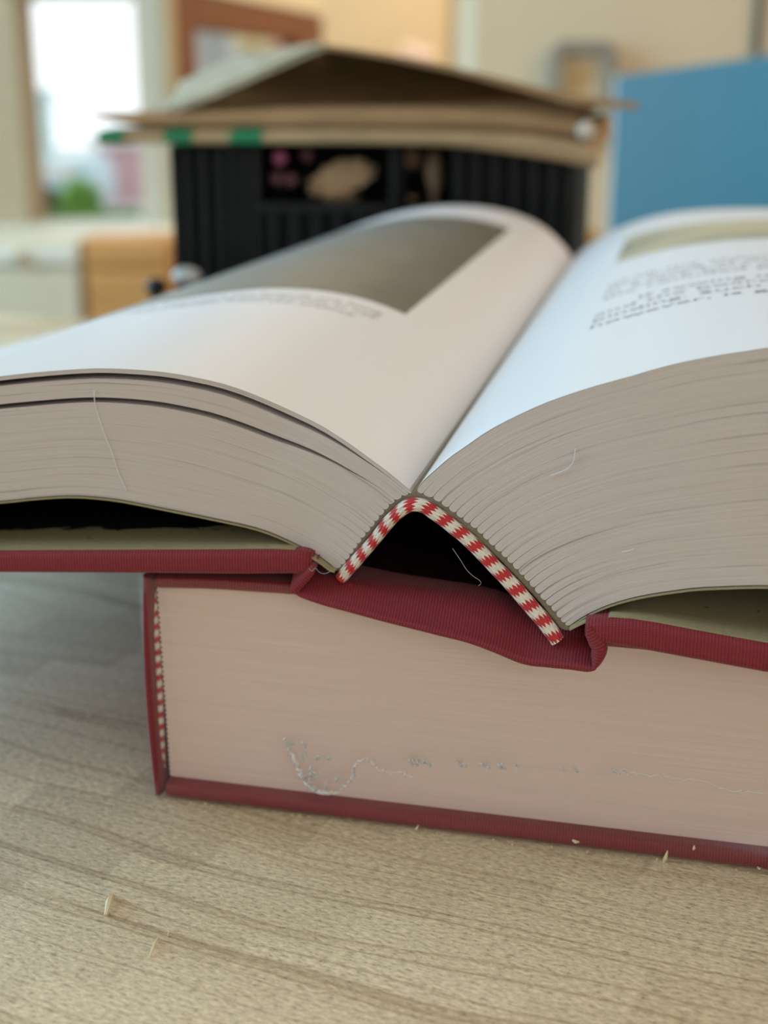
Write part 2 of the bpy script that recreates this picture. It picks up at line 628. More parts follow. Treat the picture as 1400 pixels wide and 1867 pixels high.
mb = MB(); wallbox(mb, -1.7, 2.2, -2.0, 4.2, ZF - 0.05, ZF); structure('floor', mb, M['floor'])
mb = MB(); wallbox(mb, -1.7, 2.2, -2.0, 4.2, ZC, ZC + 0.05); structure('ceiling', mb, M['ceiling'])
mb = MB(); wallbox(mb, 2.1, 2.2, -2.0, 4.2, ZF, ZC); structure('wall_right', mb, M['wall'])
# left wall around its big window (out of the picture; the daylight comes through it)
mb = MB()
wallbox(mb, -1.7, -1.6, -2.0, -0.05, ZF, ZC)
wallbox(mb, -1.7, -1.6, 2.0, 2.3, ZF, ZC)
wallbox(mb, -1.7, -1.6, -0.05, 2.0, ZF, 0.0)
wallbox(mb, -1.7, -1.6, -0.05, 2.0, 1.2, ZC)
structure('wall_left', mb, M['wall'])
# wall behind the photographer with its window opening
mb = MB()
wallbox(mb, -1.7, -0.35, -2.0, -1.9, ZF, ZC)
wallbox(mb, 1.35, 2.1, -2.0, -1.9, ZF, ZC)
wallbox(mb, -0.35, 1.35, -2.0, -1.9, ZF, 0.15)
wallbox(mb, -0.35, 1.35, -2.0, -1.9, 1.35, ZC)
structure('wall_front', mb, M['wall'])

# ---- far left: window wall at depth YW
YW = 2.30
pa = at(42, 161, YW); pb = at(250, 161, YW)
zs = at(150, 409, YW)[2]; zt = at(200, -4, YW)[2]
xd = at(320, 161, YW)[0]
mb = MB()
wallbox(mb, -1.7, pa[0] - 0.16, YW, YW + 0.12, ZF, ZC)
wallbox(mb, pa[0] - 0.16, xd, YW, YW + 0.12, ZF, zs - 0.03)
wallbox(mb, pa[0] - 0.16, xd, YW, YW + 0.12, zt + 0.09, ZC)
structure('wall_back_left', mb, M['wall'])
wf = MB()
wallbox(wf, pa[0] - 0.16, pa[0], YW - 0.02, YW + 0.1, zs - 0.03, zt + 0.09)
win = structure('window_1', wf, M['jamb'], bevel=0.004)
tag(win, 'tan and cream framed window with bright daylight at the far left')
wf = MB()
wallbox(wf, pb[0], pb[0] + 0.040, YW + 0.0, YW + 0.09, zs - 0.03, zt + 0.09)
wf.build('sash', M['sash'], win, bevel=0.004)
wf = MB()
wallbox(wf, pb[0] + 0.040, xd, YW - 0.03, YW + 0.1, zs - 0.03, zt + 0.09)
wf.build('casing', M['jamb'], win, bevel=0.004)
wf = MB()
wallbox(wf, pa[0], pb[0], YW + 0.02, YW + 0.09, zt, zt + 0.09)
wf.build('head_rail', M['sash'], win, bevel=0.004)
wf = MB()
wallbox(wf, pa[0], pb[0], YW + 0.05, YW + 0.056, zs, zt)
wf.build('pane', M['glass'], win)
wf = MB()
wallbox(wf, at(-60, 420, YW)[0], xd + 0.0, YW - 0.10, YW + 0.09, at(100, 437, YW - 0.1)[2], at(100, 417, YW - 0.1)[2])
structure('window_sill', wf, M['wall_light'], bevel=0.006)

# ---- back wall with pale trim
YB = 3.35
xt0 = at(826, 161, YB)[0]; xt1 = at(862, 161, YB)[0]
mb = MB(); wallbox(mb, at(560, 161, YB)[0], 2.1, YB, YB + 0.1, ZF, ZC); structure('wall_back', mb, plain('peach_cream_plaster', (0.86, 0.755, 0.56), 0.8, 0.04, 8.0))
mb = MB(); wallbox(mb, xt0, xt1, YB - 0.03, YB, ZF, ZC); structure('trim_1', mb, M['wall_light'], bevel=0.004)

# ---- brown glazed door, seen at an angle
dl = at(322, 161, 2.32); dr = at(590, 161, 3.25)
dv = np.array([dr[0] - dl[0], dr[1] - dl[1], 0]); dlen = np.linalg.norm(dv); dv /= dlen
dn = np.array([dv[1], -dv[0], 0])
ztop = at(590, 31, 3.25)[2]
M['door'] = mat_wood('red_brown_door_wood', (0.185, 0.055, 0.025), 2)


def doorbox(mb, a, b, z0, z1, t0=0.0, t1=0.045):
    o = np.array([dl[0], dl[1], 0]) + dv * a - dn * t1
    o[2] = z0
    mb.box(o, dv * (b - a), dn * (t1 - t0), (0, 0, z1 - z0))


def along(px):
    """distance along the door at the eye-level pixel column px"""
    d = ray(px, 161)
    A_ = np.array([[d[0], -dv[0]], [d[1], -dv[1]]])
    k = np.linalg.solve(A_, np.array([dl[0], dl[1]]))
    return k[1]


g0, g1 = along(362), along(548)
zg = ztop - 0.056
zg0 = -0.45
mb = MB()
doorbox(mb, 0, g0, ZF + 0.005, ztop)
door = structure('door_1', mb, M['door'], bevel=0.004)
tag(door, 'red-brown wooden door with a glass pane behind the cardboard')
mb = MB(); doorbox(mb, g1, dlen, ZF + 0.005, ztop); mb.build('stile', M['door'], door, bevel=0.004)
mb = MB(); doorbox(mb, g0, g1, zg, ztop); mb.build('top_rail', M['door'], door, bevel=0.004)
mb = MB(); doorbox(mb, g0, g1, ZF + 0.005, zg0); mb.build('bottom_rail', M['door'], door, bevel=0.004)
mb = MB(); doorbox(mb, g0, g1, zg0, zg, 0.018, 0.024); mb.build('pane', M['glass'], door)

mb = MB(); doorbox(mb, -0.02, dlen + 0.03, ztop + 0.004, ZC, 0.0, 0.06); structure('wall_back_middle', mb, M['wall_light'])

# ================================================================ outdoors beyond the window and the door
M['lawn'] = plain('green_lawn', (0.16, 0.36, 0.07), 0.9, 0.3, 20.0)
mb = MB(); wallbox(mb, -6, 3.0, YW + 0.3, 14, -0.50, -0.45); structure('ground', mb, plain('grey_paving', (0.45, 0.45, 0.42), 0.9))
YO = 7.0
# lawn strip right behind the window
gz = -0.45
mb = MB()
a_ = at(112, 405, 5.9); b_ = at(262, 405, 5.9)
mb.box((a_[0] + 0.05, 5.3, gz), (b_[0] - a_[0] - 0.05, 0, 0), (0, 0.5, 0), (0, 0, 0.04))
rng = np.random.RandomState(2)
for i in range(900):
    x = a_[0] + rng.rand() * (b_[0] - a_[0]); y = 5.3 + rng.rand() * 0.5
    hgt = 0.02 + 0.05 * rng.rand()
    dx = 0.04 * (rng.rand() - 0.5)
    mb.f.append((mb.vert((x - 0.012, y, gz + 0.035)), mb.vert((x + 0.012, y, gz + 0.035)), mb.vert((x + dx, y + dx, gz + 0.04 + hgt))))
o = mb.build('lawn_grass', M['lawn']); tag(o, 'strip of green grass outside the far left window', 'grass', kind='stuff')

# pink building and pale blue building
def house(name, label, px0, px1, py0, py1, Y, depth, mat, roofmat, base=-0.45, nwin=0):
    p = at(px0, py0, Y); q = at(px1, py1, Y)
    r = root(name, label, 'building', ((p[0] + q[0]) / 2, Y, base))
    m_ = MB(); wallbox(m_, p[0], q[0], Y, Y + depth, base, p[2]); m_.build('wall', mat, r)
    m_ = MB(); wallbox(m_, p[0] - 0.04, q[0] + 0.04, Y - 0.04, Y + depth, p[2], p[2] + 0.06); m_.build('roof', roofmat, r)
    w = (q[0] - p[0])
    m_ = MB(); wallbox(m_, p[0], q[0], Y - 0.03, Y - 0.002, base, base + 0.03); m_.build('plinth', roofmat, r)
    return r


M['pinkwall'] = plain('pale_pink_render', (0.72, 0.46, 0.50), 0.9)
M['bluewall'] = plain('pale_blue_green_render', (0.50, 0.66, 0.66), 0.9)
M['bluepaint'] = plain('sky_blue_white_paint', (0.62, 0.84, 0.92), 0.3)
M['whitetrim'] = plain('white_outdoor_paint', (0.85, 0.86, 0.86), 0.5)
house('pink_building', 'pale pink building beyond the lawn outside the window', 176, 300, 266, 380, 6.9, 0.5, M['pinkwall'], M['whitetrim'])
house('blue_green_building', 'pale blue-green building at the left edge of the window view', -40, 90, 178, 380, 10.5, 0.3, M['bluewall'], M['bluewall'])
# pale blue van
p = at(58, 290, 6.2); q = at(172, 398, 6.2)
van = root('van', 'pale blue and white van parked outside the window', 'vehicle', ((p[0] + q[0]) / 2, 6.4, -0.45))
mb = MB()
prof = [(0, 0.0), (0, 0.62), (0.06, 0.86), (0.14, 1.0), (0.86, 1.0), (1.0, 0.55), (1.0, 0.0)]
W_ = q[0] - p[0]; H_ = p[2] + 0.375
for yy in (6.2, 6.75):
    mb.poly([(p[0] + W_ * a, yy, -0.375 + H_ * b) for a, b in prof])
for i in range(len(prof)):
    a, b = prof[i], prof[(i + 1) % len(prof)]
    mb.poly([(p[0] + W_ * a[0], 6.2, -0.375 + H_ * a[1]), (p[0] + W_ * b[0], 6.2, -0.375 + H_ * b[1]), (p[0] + W_ * b[0], 6.75, -0.375 + H_ * b[1]), (p[0] + W_ * a[0], 6.75, -0.375 + H_ * a[1])])
mb.build('body', M['bluepaint'], van, bevel=0.02)
mb = MB(); mb.box((p[0] + W_ * 0.15, 6.185, -0.375 + H_ * 0.6), (W_ * 0.6, 0, 0), (0, 0.012, 0), (0, 0, H_ * 0.3)); mb.build('side_panel', M['whitetrim'], van)
M['tyre'] = plain('dark_tyre_rubber', (0.03, 0.03, 0.03), 0.8)
for k in (0.2, 0.8):
    mb = MB(); mb.tube([(p[0] + W_ * k, 6.17, -0.375), (p[0] + W_ * k, 6.26, -0.375)], 0.08, 18); mb.build('wheel', M['tyre'], van)
# green bush
M['leaf'] = plain('fresh_green_leaf', (0.18, 0.42, 0.06), 0.6, 0.3, 30.0)
c = at(146, 358, 5.98)
bush = root('bush', 'small bright green bush outside the far left window', 'shrub', (c[0], 5.98, gz))
mb = MB()
for i in range(420):
    d = rng.normal(size=3); d /= np.linalg.norm(d)
    pnt = np.array([c[0], 5.98, c[2]]) + d * np.array([0.10, 0.09, 0.075]) * (0.35 + 0.65 * rng.rand())
    t = rng.normal(size=3); t /= np.linalg.norm(t); s_ = np.cross(t, d); s_ /= np.linalg.norm(s_) + 1e-9
    mb.f.append(tuple(mb.vert(pnt + v) for v in (-t * 0.022, s_ * 0.009, t * 0.022, -s_ * 0.009)))
mb.build('foliage', M['leaf'], bush)
mb = MB(); mb.tube([(c[0], 5.98, gz), (c[0] + 0.01, 5.98, (gz + c[2]) / 2), (c[0], 5.98, c[2])], [0.012, 0.010, 0.006], 8); mb.build('stem', plain('bush_bark', (0.2, 0.14, 0.08), 0.9), bush)

# behind the door glass: a pale blue wall and blossoms on tall stems
house('blue_shed', 'pale grey-blue shed seen through the brown door glass', 300, 426, 20, 300, 5.2, 0.4, plain('grey_blue_boards', (0.36, 0.46, 0.56), 0.8), plain('grey_blue_roof', (0.36, 0.46, 0.56), 0.8))
house('red_brown_shed', 'red-brown shed behind the blossoms beyond the door glass', 420, 620, 20, 300, 5.9, 0.4, plain('red_brown_boards', (0.30, 0.13, 0.09), 0.8), plain('red_brown_roof', (0.25, 0.1, 0.07), 0.8))


def blossom(px, py, Y, r, mat, label, base, group=None, cat='flower'):
    c = at(px, py, Y)
    rt = root('blossom', label, cat, (c[0], Y, base), group)
    m_ = MB()
    for i in range(60):
        d = rng.normal(size=3); d /= np.linalg.norm(d)
        m_.ball(c + d * r * 0.72, r * 0.3, 5)
    m_.build('petals', mat, rt)
    m_ = MB(); m_.tube([(c[0], Y, base), (c[0] + 0.01, Y, (base + c[2]) / 2), c], 0.006, 6); m_.build('stem', M['leaf'], rt)
    return rt


M['petal_y'] = plain('pale_yellow_petals', (0.88, 0.86, 0.55), 0.6)
M['petal_p'] = plain('pink_petals', (0.92, 0.46, 0.52), 0.6)
M['petal_w'] = plain('pink_white_petals', (0.95, 0.82, 0.80), 0.6)
blossom(442, 68, 4.2, 0.030, M['petal_y'], 'pale yellow blossom beyond the door glass beside the grey-blue shed', -0.45)
blossom(478, 74, 4.25, 0.030, M['petal_y'], 'pale yellow blossom beyond the door glass next to the pink one', -0.45)
blossom(519, 76, 4.1, 0.034, M['petal_p'], 'pink blossom beyond the door glass, next to the pale yellow ones', -0.45)

# ================================================================ furniture behind the table
M['cream'] = plain('cream_cabinet_paint', (0.66, 0.57, 0.41), 0.5, 0.03)
M['orange'] = mat_wood('orange_pine', (0.62, 0.30, 0.09), 0)
YC = 2.08
x0 = at(-70, 500, YC)[0]; x1 = at(149, 500, YC)[0]; x2 = at(316, 500, YC)[0]
zt_ = at(60, 438, YC)[2]; zr = at(60, 486, YC)[2]
cab = root('cream_cabinet', 'cream painted cabinet under the window sill', 'cabinet', ((x0 + x1) / 2, YC, ZF))
mb = MB(); wallbox(mb, x0, x1, YC + 0.01, YW - 0.002, ZF, zt_); mb.build('body', M['cream'], cab, bevel=0.003)
mb = MB(); wallbox(mb, x0 + 0.005, x1 - 0.004, YC - 0.006, YC + 0.008, zr + 0.004, zt_ - 0.004); dr_ = mb.build('drawer', M['wall_light'], cab, bevel=0.003)
mb = MB(); mb.ball(((x0 + x1) / 2, YC - 0.016, (zr + zt_) / 2), 0.01, 8); mb.build('knob', M['cream'], dr_)
mb = MB(); wallbox(mb, x0 + 0.005, x1 - 0.004, YC - 0.006, YC + 0.008, ZF + 0.06, zr - 0.004); mb.build('door', M['cream'], cab, bevel=0.003)
chest = root('pine_chest', 'orange pine chest beside the cream cabinet under the window', 'chest', ((x1 + x2) / 2, YC, ZF))
mb = MB(); wallbox(mb, x1 + 0.002, x2, YC + 0.012, YW - 0.002, ZF, zt_); mb.build('body', M['orange'], chest, bevel=0.003)
zq = at(230, 488, YC)[2]
mb = MB(); wallbox(mb, x1 + 0.008, x2 - 0.006, YC - 0.004, YC + 0.01, zq + 0.003, zt_ - 0.006); mb.build('drawer', M['orange'], chest, bevel=0.003)
mb = MB(); wallbox(mb, x1 + 0.008, x2 - 0.006, YC - 0.004, YC + 0.01, ZF + 0.3, zq - 0.003); mb.build('drawer', M['orange'], chest, bevel=0.003)
mb = MB(); wallbox(mb, x1 + 0.008, x2 - 0.006, YC - 0.004, YC + 0.01, ZF + 0.05, ZF + 0.294); mb.build('drawer', M['orange'], chest, bevel=0.003)

# beige cupboard on the right
M['beige'] = plain('beige_cupboard_laminate', (0.74, 0.615, 0.42), 0.5, 0.03, 6.0)
YK = 1.85
k0 = at(860, 161, YK)[0]; k1 = at(1373, 161, YK)[0]; k2 = at(1860, 161, YK)[0]
cup = root('beige_cupboard', 'tall plain beige cupboard behind the blue panel', 'cupboard', ((k0 + k2) / 2, YK, ZF))
mb = MB(); wallbox(mb, k0, k2, YK + 0.02, YK + 0.5, ZF, 1.25); mb.build('body', M['beige'], cup, bevel=0.003)
mb = MB(); wallbox(mb, k0 + 0.001, k1 - 0.004, YK, YK + 0.018, ZF + 0.08, 1.24); mb.build('door', M['beige'], cup, bevel=0.002)
mb = MB(); wallbox(mb, k1 + 0.006, k2 - 0.001, YK, YK + 0.018, ZF + 0.08, 1.24); mb.build('door', M['wall_light'], cup, bevel=0.002)
mb = MB(); wallbox(mb, k1 - 0.005, k1 + 0.003, YK - 0.012, YK - 0.001, ZF + 0.08, 1.24); mb.build('edge_strip', plain('dark_door_gap', (0.10, 0.085, 0.06), 0.5), cup, bevel=0.002)  # dark strip put in for the shaded gap between the two doors

# framed picture
YP = YK - 0.02
f0 = at(1002, 74, YP); f1 = at(1131, 262, YP)
fx0, fx1 = at(1000, 161, YP)[0], at(1122, 161, YP)[0]
fz1, fz0 = f0[2], f1[2]
M['frame'] = plain('warm_grey_frame', (0.30, 0.265, 0.205), 0.4, 0.05)
pic = root('framed_picture', 'small picture in a rounded grey frame on the beige cupboard', 'picture', ((fx0 + fx1) / 2, YP, fz0))
r_ = 0.020; bw = 0.0155


def rrect(xa, xb, za, zb, r, n=6):
    pts = []
    for cx_, cz_, a0 in ((xb - r, zb - r, 0), (xa + r, zb - r, 90), (xa + r, za + r, 180), (xb - r, za + r, 270)):
        for k in range(n + 1):
            a = radians(a0 + 90 * k / n)
            pts.append((cx_ + r * cos(a), cz_ + r * sin(a)))
    return pts


o_, i_ = rrect(fx0, fx1, fz0, fz1, r_), rrect(fx0 + bw, fx1 - bw, fz0 + bw, fz1 - bw, 0.004)
mb = MB()
rings = [[(a, YP + 0.018, b) for a, b in o_], [(a, YP - 0.012, b) for a, b in o_], [(a, YP - 0.012, b) for a, b in i_], [(a, YP + 0.006, b) for a, b in i_]]
mb.grid([rg + rg[:1] for rg in rings])
mb.build('frame', M['frame'], pic, bevel=0.002)
mb = MB(); wallbox(mb, fx0 + bw - 0.002, fx1 - bw + 0.002, YP + 0.004, YP + 0.016, fz0 + bw - 0.002, fz1 - bw + 0.002); mb.build('mat_board', plain('cream_mat_board', (0.80, 0.74, 0.62), 0.8), pic)
mm, nt, b = new_mat('tan_print')
mp = mapping(nt, 'Object', (30, 30, 18)); nz = N(nt, 'ShaderNodeTexNoise', in_Scale=1.0, in_Detail=2.0); L(nt, mp, 0, nz, 'Vector')
rr = ramp(nt, [(0.35, (0.52, 0.36, 0.16)), (0.5, (0.66, 0.50, 0.28)), (0.65, (0.74, 0.64, 0.46))]); L(nt, nz, 0, rr, 0); L(nt, rr, 0, b, 'Base Color'); b.inputs['Roughness'].default_value = 0.6
mb = MB(); wallbox(mb, fx0 + bw + 0.006, fx1 - bw - 0.006, YP + 0.002, YP + 0.0039, fz0 + bw + 0.01, fz1 - bw - 0.008); mb.build('print', mm, pic)

# blue panel
M['blue'] = plain('teal_blue_board', (0.020, 0.146, 0.198), 0.42, 0.06, 5.0)
M['blue_edge'] = plain('pale_grey_edge', (0.55, 0.60, 0.60), 0.5)
bl = at(1124, 161, 1.35); br = at(1440, 161, 0.97)
bvec = np.array([br[0] - bl[0], br[1] - bl[1], 0.0])
zl = at(1124, 137, 1.35)[2]; zr_ = at(1400, 101, 1.0)[2] + 0.002
bn = np.array([bvec[1], -bvec[0], 0]); bn /= -np.linalg.norm(bn)
panel = root('blue_divider', 'large plain teal blue room divider standing behind the open book', 'divider', (bl[0], bl[1], ZF))
q0 = np.array([bl[0], bl[1], ZF]); q1 = q0 + bvec
mb = MB()
c8 = [q0, q1, q1 + bn * 0.02, q0 + bn * 0.02]
lo8 = [mb.vert(p_) for p_ in c8]
tz = [zl, zr_, zr_, zl]
hi8 = [mb.vert((p_[0], p_[1], z_)) for p_, z_ in zip(c8, tz)]
for i in range(4):
    mb.f.append((lo8[i], lo8[(i + 1) % 4], hi8[(i + 1) % 4], hi8[i]))
mb.f.append(tuple(lo8)); mb.f.append(tuple(hi8))
mb.build('board', M['blue'], panel, bevel=0.003)
bu = bvec / np.linalg.norm(bvec)
mb = MB(); mb.box(q0 - bu * 0.0065 - bn * 0.001, bu * 0.006, bn * 0.022, (0, 0, zl - ZF)); mb.build('edge_strip', M['blue_edge'], panel, bevel=0.001)
mb = MB(); mb.box(q0 - bn * 0.08, bu * 0.05, bn * 0.18, (0, 0, 0.02)); mb.build('foot', M['blue_edge'], panel, bevel=0.003)
mb = MB(); mb.box(q1 - bu * 0.05 - bn * 0.08, bu * 0.05, bn * 0.18, (0, 0, 0.02)); mb.build('foot', M['blue_edge'], panel, bevel=0.003)

# low pine stool with an orange box, between the cupboard and the book
c = at(1085, 428, 1.35)
st = root('pine_stool', 'orange pine stool top glimpsed left of the blue panel', 'stool', (c[0] - 0.04, 1.42, ZF))
mb = MB(); wallbox(mb, c[0] - 0.11, c[0] + 0.010, 1.38, 1.54, c[2] - 0.03, c[2]); mb.build('seat', M['orange'], st, bevel=0.006)
for sx in (c[0] - 0.10, c[0] - 0.018):
    for sy in (1.39, 1.51):
        mb = MB(); wallbox(mb, sx, sx + 0.022, sy, sy + 0.022, ZF, c[2] - 0.03); mb.build('leg', M['orange'], st, bevel=0.003)

# pink-white blossom in a vase on a shelf in front of the back wall
c = at(757, 106, 2.9)
va = root('flower_vase', 'pink-white blossoms in a vase behind the cardboard tent', 'flowers', (c[0], 2.9, c[2] - 0.16))
for px, py, rr_, mt in ((748, 102, 0.026, 'petal_w'), (776, 108, 0.022, 'petal_w')):
    mb = MB(); cc = at(px, py, 2.9)
    for i in range(40):
        d = rng.normal(size=3); d /= np.linalg.norm(d); mb.ball(cc + d * rr_ * 0.7, rr_ * 0.32, 5)
    mb.build('blossom', M[mt], va)
    mb = MB(); mb.tube([(c[0], 2.9, c[2] - 0.10), cc], 0.004, 6); mb.build('stem', M['leaf'], va)
mb = MB()
vp = [(0.0, -0.16), (0.030, -0.16), (0.036, -0.12), (0.026, -0.07), (0.018, -0.05), (0.022, -0.03)]
mb.grid([[(c[0] + r * cos(2 * pi * k / 20), 2.9 + r * sin(2 * pi * k / 20), c[2] + z) for k in range(21)] for r, z in vp])
mb.build('vase', M['wall_light'], va, smooth=True)
sb = root('side_table', 'small wooden side table under the blossom vase', 'table', (c[0], 2.9, ZF))
mb = MB(); wallbox(mb, c[0] - 0.2, c[0] + 0.2, 2.75, 3.05, c[2] - 0.185, c[2] - 0.16); mb.build('table_top', M['orange'], sb, bevel=0.003)
for sx in (-0.18, 0.155):
    for sy in (2.77, 3.0):
        mb = MB(); wallbox(mb, c[0] + sx, c[0] + sx + 0.025, sy, sy + 0.025, ZF, c[2] - 0.185); mb.build('leg', M['orange'], sb, bevel=0.002)

# ================================================================ the table
TY = radians(24.0)
TU = np.array([cos(TY), -sin(TY), 0]); TV = np.array([sin(TY), cos(TY), 0])
tf = onz(60, 577)                       # a point on the far edge
tab = root('wooden_table', 'light rough-sawn wooden table under the books', 'table', (0.0, 0.2, ZF))
mb = MB()
o0 = tf - TU * 0.42 - TV * 1.0
nu, nv = 2, 2
topP = [[o0 + TU * (1.15 * i) + TV * (1.0 * j) for j in range(2)] for i in range(2)]
UVt = [[(1.15 * i, 1.0 * j) for j in range(2)] for i in range(2)]
mb.grid(topP, UVt)
dn_ = np.array([0, 0, -0.028])
mb.grid([[p_ + dn_ for p_ in r] for r in topP], UVt)
cs = [topP[0][0], topP[1][0], topP[1][1], topP[0][1]]
for i in range(4):
    a, b2 = cs[i], cs[(i + 1) % 4]
    le = np.linalg.norm(b2 - a)
    mb.grid([[a, a + dn_], [b2, b2 + dn_]], [[(0, 0), (0, 0.03)], [(le, 0), (le, 0.03)]])
mb.build('table_top', M['table'], tab, weld=1e-5)
for i in (0.04, 1.06):
    for j in (0.04, 0.91):
        mb = MB(); mb.box(o0 + TU * i + TV * j + np.array([0, 0, ZF]), TU * 0.05, TV * 0.05, (0, 0, -ZF - 0.028)); mb.build('leg', M['splinter'], tab, bevel=0.003)
for j in (0.05, 0.93):
    mb = MB(); mb.box(o0 + TU * 0.09 + TV * j + np.array([0, 0, -0.108]), TU * 0.97, TV * 0.02, (0, 0, 0.08)); mb.build('apron', M['splinter'], tab)

# ================================================================ book frames
TH = radians(13.4)
BU = np.array([cos(TH), -sin(TH), 0]); BV = np.array([sin(TH), cos(TH), 0])
P0 = onz(279, 1453.5)                   # lower book, left front bottom corner


def LP(u, v, z):
    return P0 + BU * u + BV * v + np.array([0, 0, z])


def LPX(px, py, v):
    """point of the plane v behind the lower book's front plane, seen at a pixel"""
    d = ray(px, py)
    n = BV
    t = (v - n @ (C0 - P0)) / (n @ d)
    p_ = C0 + d * t
    q_ = p_ - P0
    return q_ @ BU, p_[2], p_


AX, AA = [0, 250, 540, 750, 1110, 1400], [4, 4, 3, 6, 11, 13]


def FA(px):
    return float(np.interp(px, AX, AA)) / 1000.0


def FP(px, py, rec=0.0):
    """front of the open book: it overhangs the lower book's front by FA, set back by rec"""
    return LPX(px, py, -(FA(px) - rec))[2]


def UZ(u, z, a):
    return P0 + BU * u - BV * a + np.array([0, 0, z])


REC = 0.003
GN = FP(755, 893, REC)                  # gutter, near end
d_ = ray(1045, 472)
GF = C0 + d_ * ((GN[2] - CAM_H) / d_[2])
LEN = np.linalg.norm(GF - GN)
GD = (GF - GN) / LEN                    # along the spine
GW = np.array([GD[1], -GD[0], 0])
PW = 0.158


def farpt(w, z):
    return np.array([GF[0], GF[1], 0]) + GW * (w / 1000.0) + np.array([0, 0, z / 1000.0])


# ---------------------------------------------------------------- lower book (closed, in shrink film)
def TOPZ(u):
    return float(np.interp(u, [-0.01, 0, 0.012, 0.028, 0.05, 0.075, 0.3], [0.042, 0.042, 0.0428, 0.0431, 0.0412, 0.0388, 0.0386]))


LW, LL = 0.162, LEN
low = root('closed_book', 'closed thick red cloth book in clear film on the table, under the open book', 'book', P0)
RND = 0.0011


def board(us, ztop, zbot, v0, v1, endround=0.0010):
    """rounded slab along u; returns MB with UV in metres"""
    mb = MB()
    P, UV = [], []
    us = list(us)
    st = []
    for k in range(5):
        a = k / 4 * pi / 2
        st.append((us[0] + endround * (1 - sin(a)), max(0.05, sin(a)) if k == 0 else sin(a)))
    full = [(u, 1.0) for u in us if us[0] + endround < u < us[-1] - endround]
    st = [(us[0] + endround * (1 - cos(a)), s) for a, s in ((0, 0.35), (pi / 6, 0.7), (pi / 3, 0.9), (pi / 2, 1.0))] + full + \
         [(us[-1] - endround * (1 - cos(a)), s) for a, s in ((pi / 2, 1.0), (pi / 3, 0.9), (pi / 6, 0.7), (0, 0.35))]
    for u, s in st:
        zt2, zb2 = ztop(u), zbot(u)
        zm, hh = (zt2 + zb2) / 2, (zt2 - zb2) / 2
        r = min(RND, hh * 0.95)
        loop = []
        hh2 = hh * (0.6 + 0.4 * s)
        ins = (1 - s) * 0.0008
        loop.append((v1, zm + hh2)); loop.append((v0 + 0.05, zm + hh2)); loop.append((v0 + 0.006, zm + hh2))
        for k in range(6):
            a = k / 5 * pi / 2
            loop.append((v0 + ins + r * (1 - sin(a)), zm + hh2 - r + r * cos(a)))
        for k in range(6):
            a = k / 5 * pi / 2
            loop.append((v0 + ins + r * (1 - cos(a)), zm - hh2 + r - r * sin(a)))
        loop.append((v0 + 0.006, zm - hh2)); loop.append((v0 + 0.05, zm - hh2)); loop.append((v1, zm - hh2)); loop.append((v1, zm + hh2))
        d = [0]
        for k in range(1, len(loop)):
            d.append(d[-1] + hypot(loop[k][0] - loop[k - 1][0], loop[k][1] - loop[k - 1][1]))
        P.append([(u, v, z) for v, z in loop])
        UV.append([(u, q) for q in d])
    return P, UV


def put_board(name, us, zt2, zb2, v0, v1, mat, parent, fn):
    P, UV = board(us, zt2, zb2, v0, v1)
    mb = MB()
    PW_ = [[fn(*p_) for p_ in r] for r in P]
    mb.grid(PW_, UV)
    for k in (0, -1):
        mb.poly(PW_[k], UV[k])
    return mb.build(name, mat, parent, smooth=True)


us = np.linspace(0.0022, LW, 40)
put_board('front_board', us, TOPZ, lambda u: TOPZ(u) - 0.0022, 0.0, LL, M['cloth'], low, LP)
put_board('back_board', us, lambda u: 0.0030, lambda u: 0.0002, 0.0, LL, M['cloth'], low, LP)
# spine wall: vertical board, slightly bowed outward
mb = MB()
P, UV = [], []
NZ = 24
for i in range(NZ + 1):
    z = 0.0004 + (0.0420 - 0.0004) * i / NZ
    bow = -0.0008 * sin(pi * i / NZ)
    row, uvr = [], []
    for (u, v) in [(0.0015, LL), (0.0015, 0.03), (0.0015, 0.002), (0.0014, 0.0008), (0.0012, 0.0002), (0.0009, 0.0), (0.0004, 0.0003), (0.0, 0.0010), (0.0, 0.03), (0.0, LL), (0.0015, LL)]:
        row.append(LP(u + bow, v, z))
        uvr.append((z, v + u))
    P.append(row); UV.append(uvr)
mb.grid(P, UV); mb.poly(P[0]); mb.poly(P[-1])
mb.build('spine_board', M['cloth'], low, smooth=True)
# page block with scalloped folds at the spine
mb = MB()
NS = 260
uL0 = LPX(288, 1069, 0.003)[0]; uL1 = LPX(313, 1423, 0.003)[0]
Pf, Uf, Pb = [], [], []
us2 = [0.0, 0.0006] + list(np.linspace(0.003, 1, 40))
for i in range(NS + 1):
    t = i / NS
    row, uvr = [], []
    for k, s in enumerate(us2):
        zt2 = TOPZ(0.004 + s * 0.18) - 0.0022
        z = 0.0030 + t * (zt2 - 0.0030)
        ul = uL1 + (uL0 - uL1) * t
        if k == 0:
            ul -= 0.00035 * abs(sin(pi * t * 40))
        u = ul + s * (LW - 0.004 - ul)
        row.append(LP(u, 0.003, z)); uvr.append((u, z))
    Pf.append(row); Uf.append(uvr)
    Pb.append([p_ + BV * (LL - 0.006) for p_ in row])
mb.grid(Pf, Uf)
mb.grid([Pb[0], Pb[NS]][:0] or [[r[0] for r in Pb], [r[-1] for r in Pb]], [[(0, i) for i in range(NS + 1)]] * 2)
mb.grid([[r[0] for r in Pf], [r[0] for r in Pb]], [[Uf[i][0] for i in range(NS + 1)]] * 2)
mb.grid([[r[-1] for r in Pf], [r[-1] for r in Pb]], [[Uf[i][-1] for i in range(NS + 1)]] * 2)
mb.grid([Pf[-1], Pb[-1]], [Uf[-1], Uf[-1]])
mb.grid([Pf[0], Pb[0]], [Uf[0], Uf[0]])
mb.build('page_block', M['block'], low)
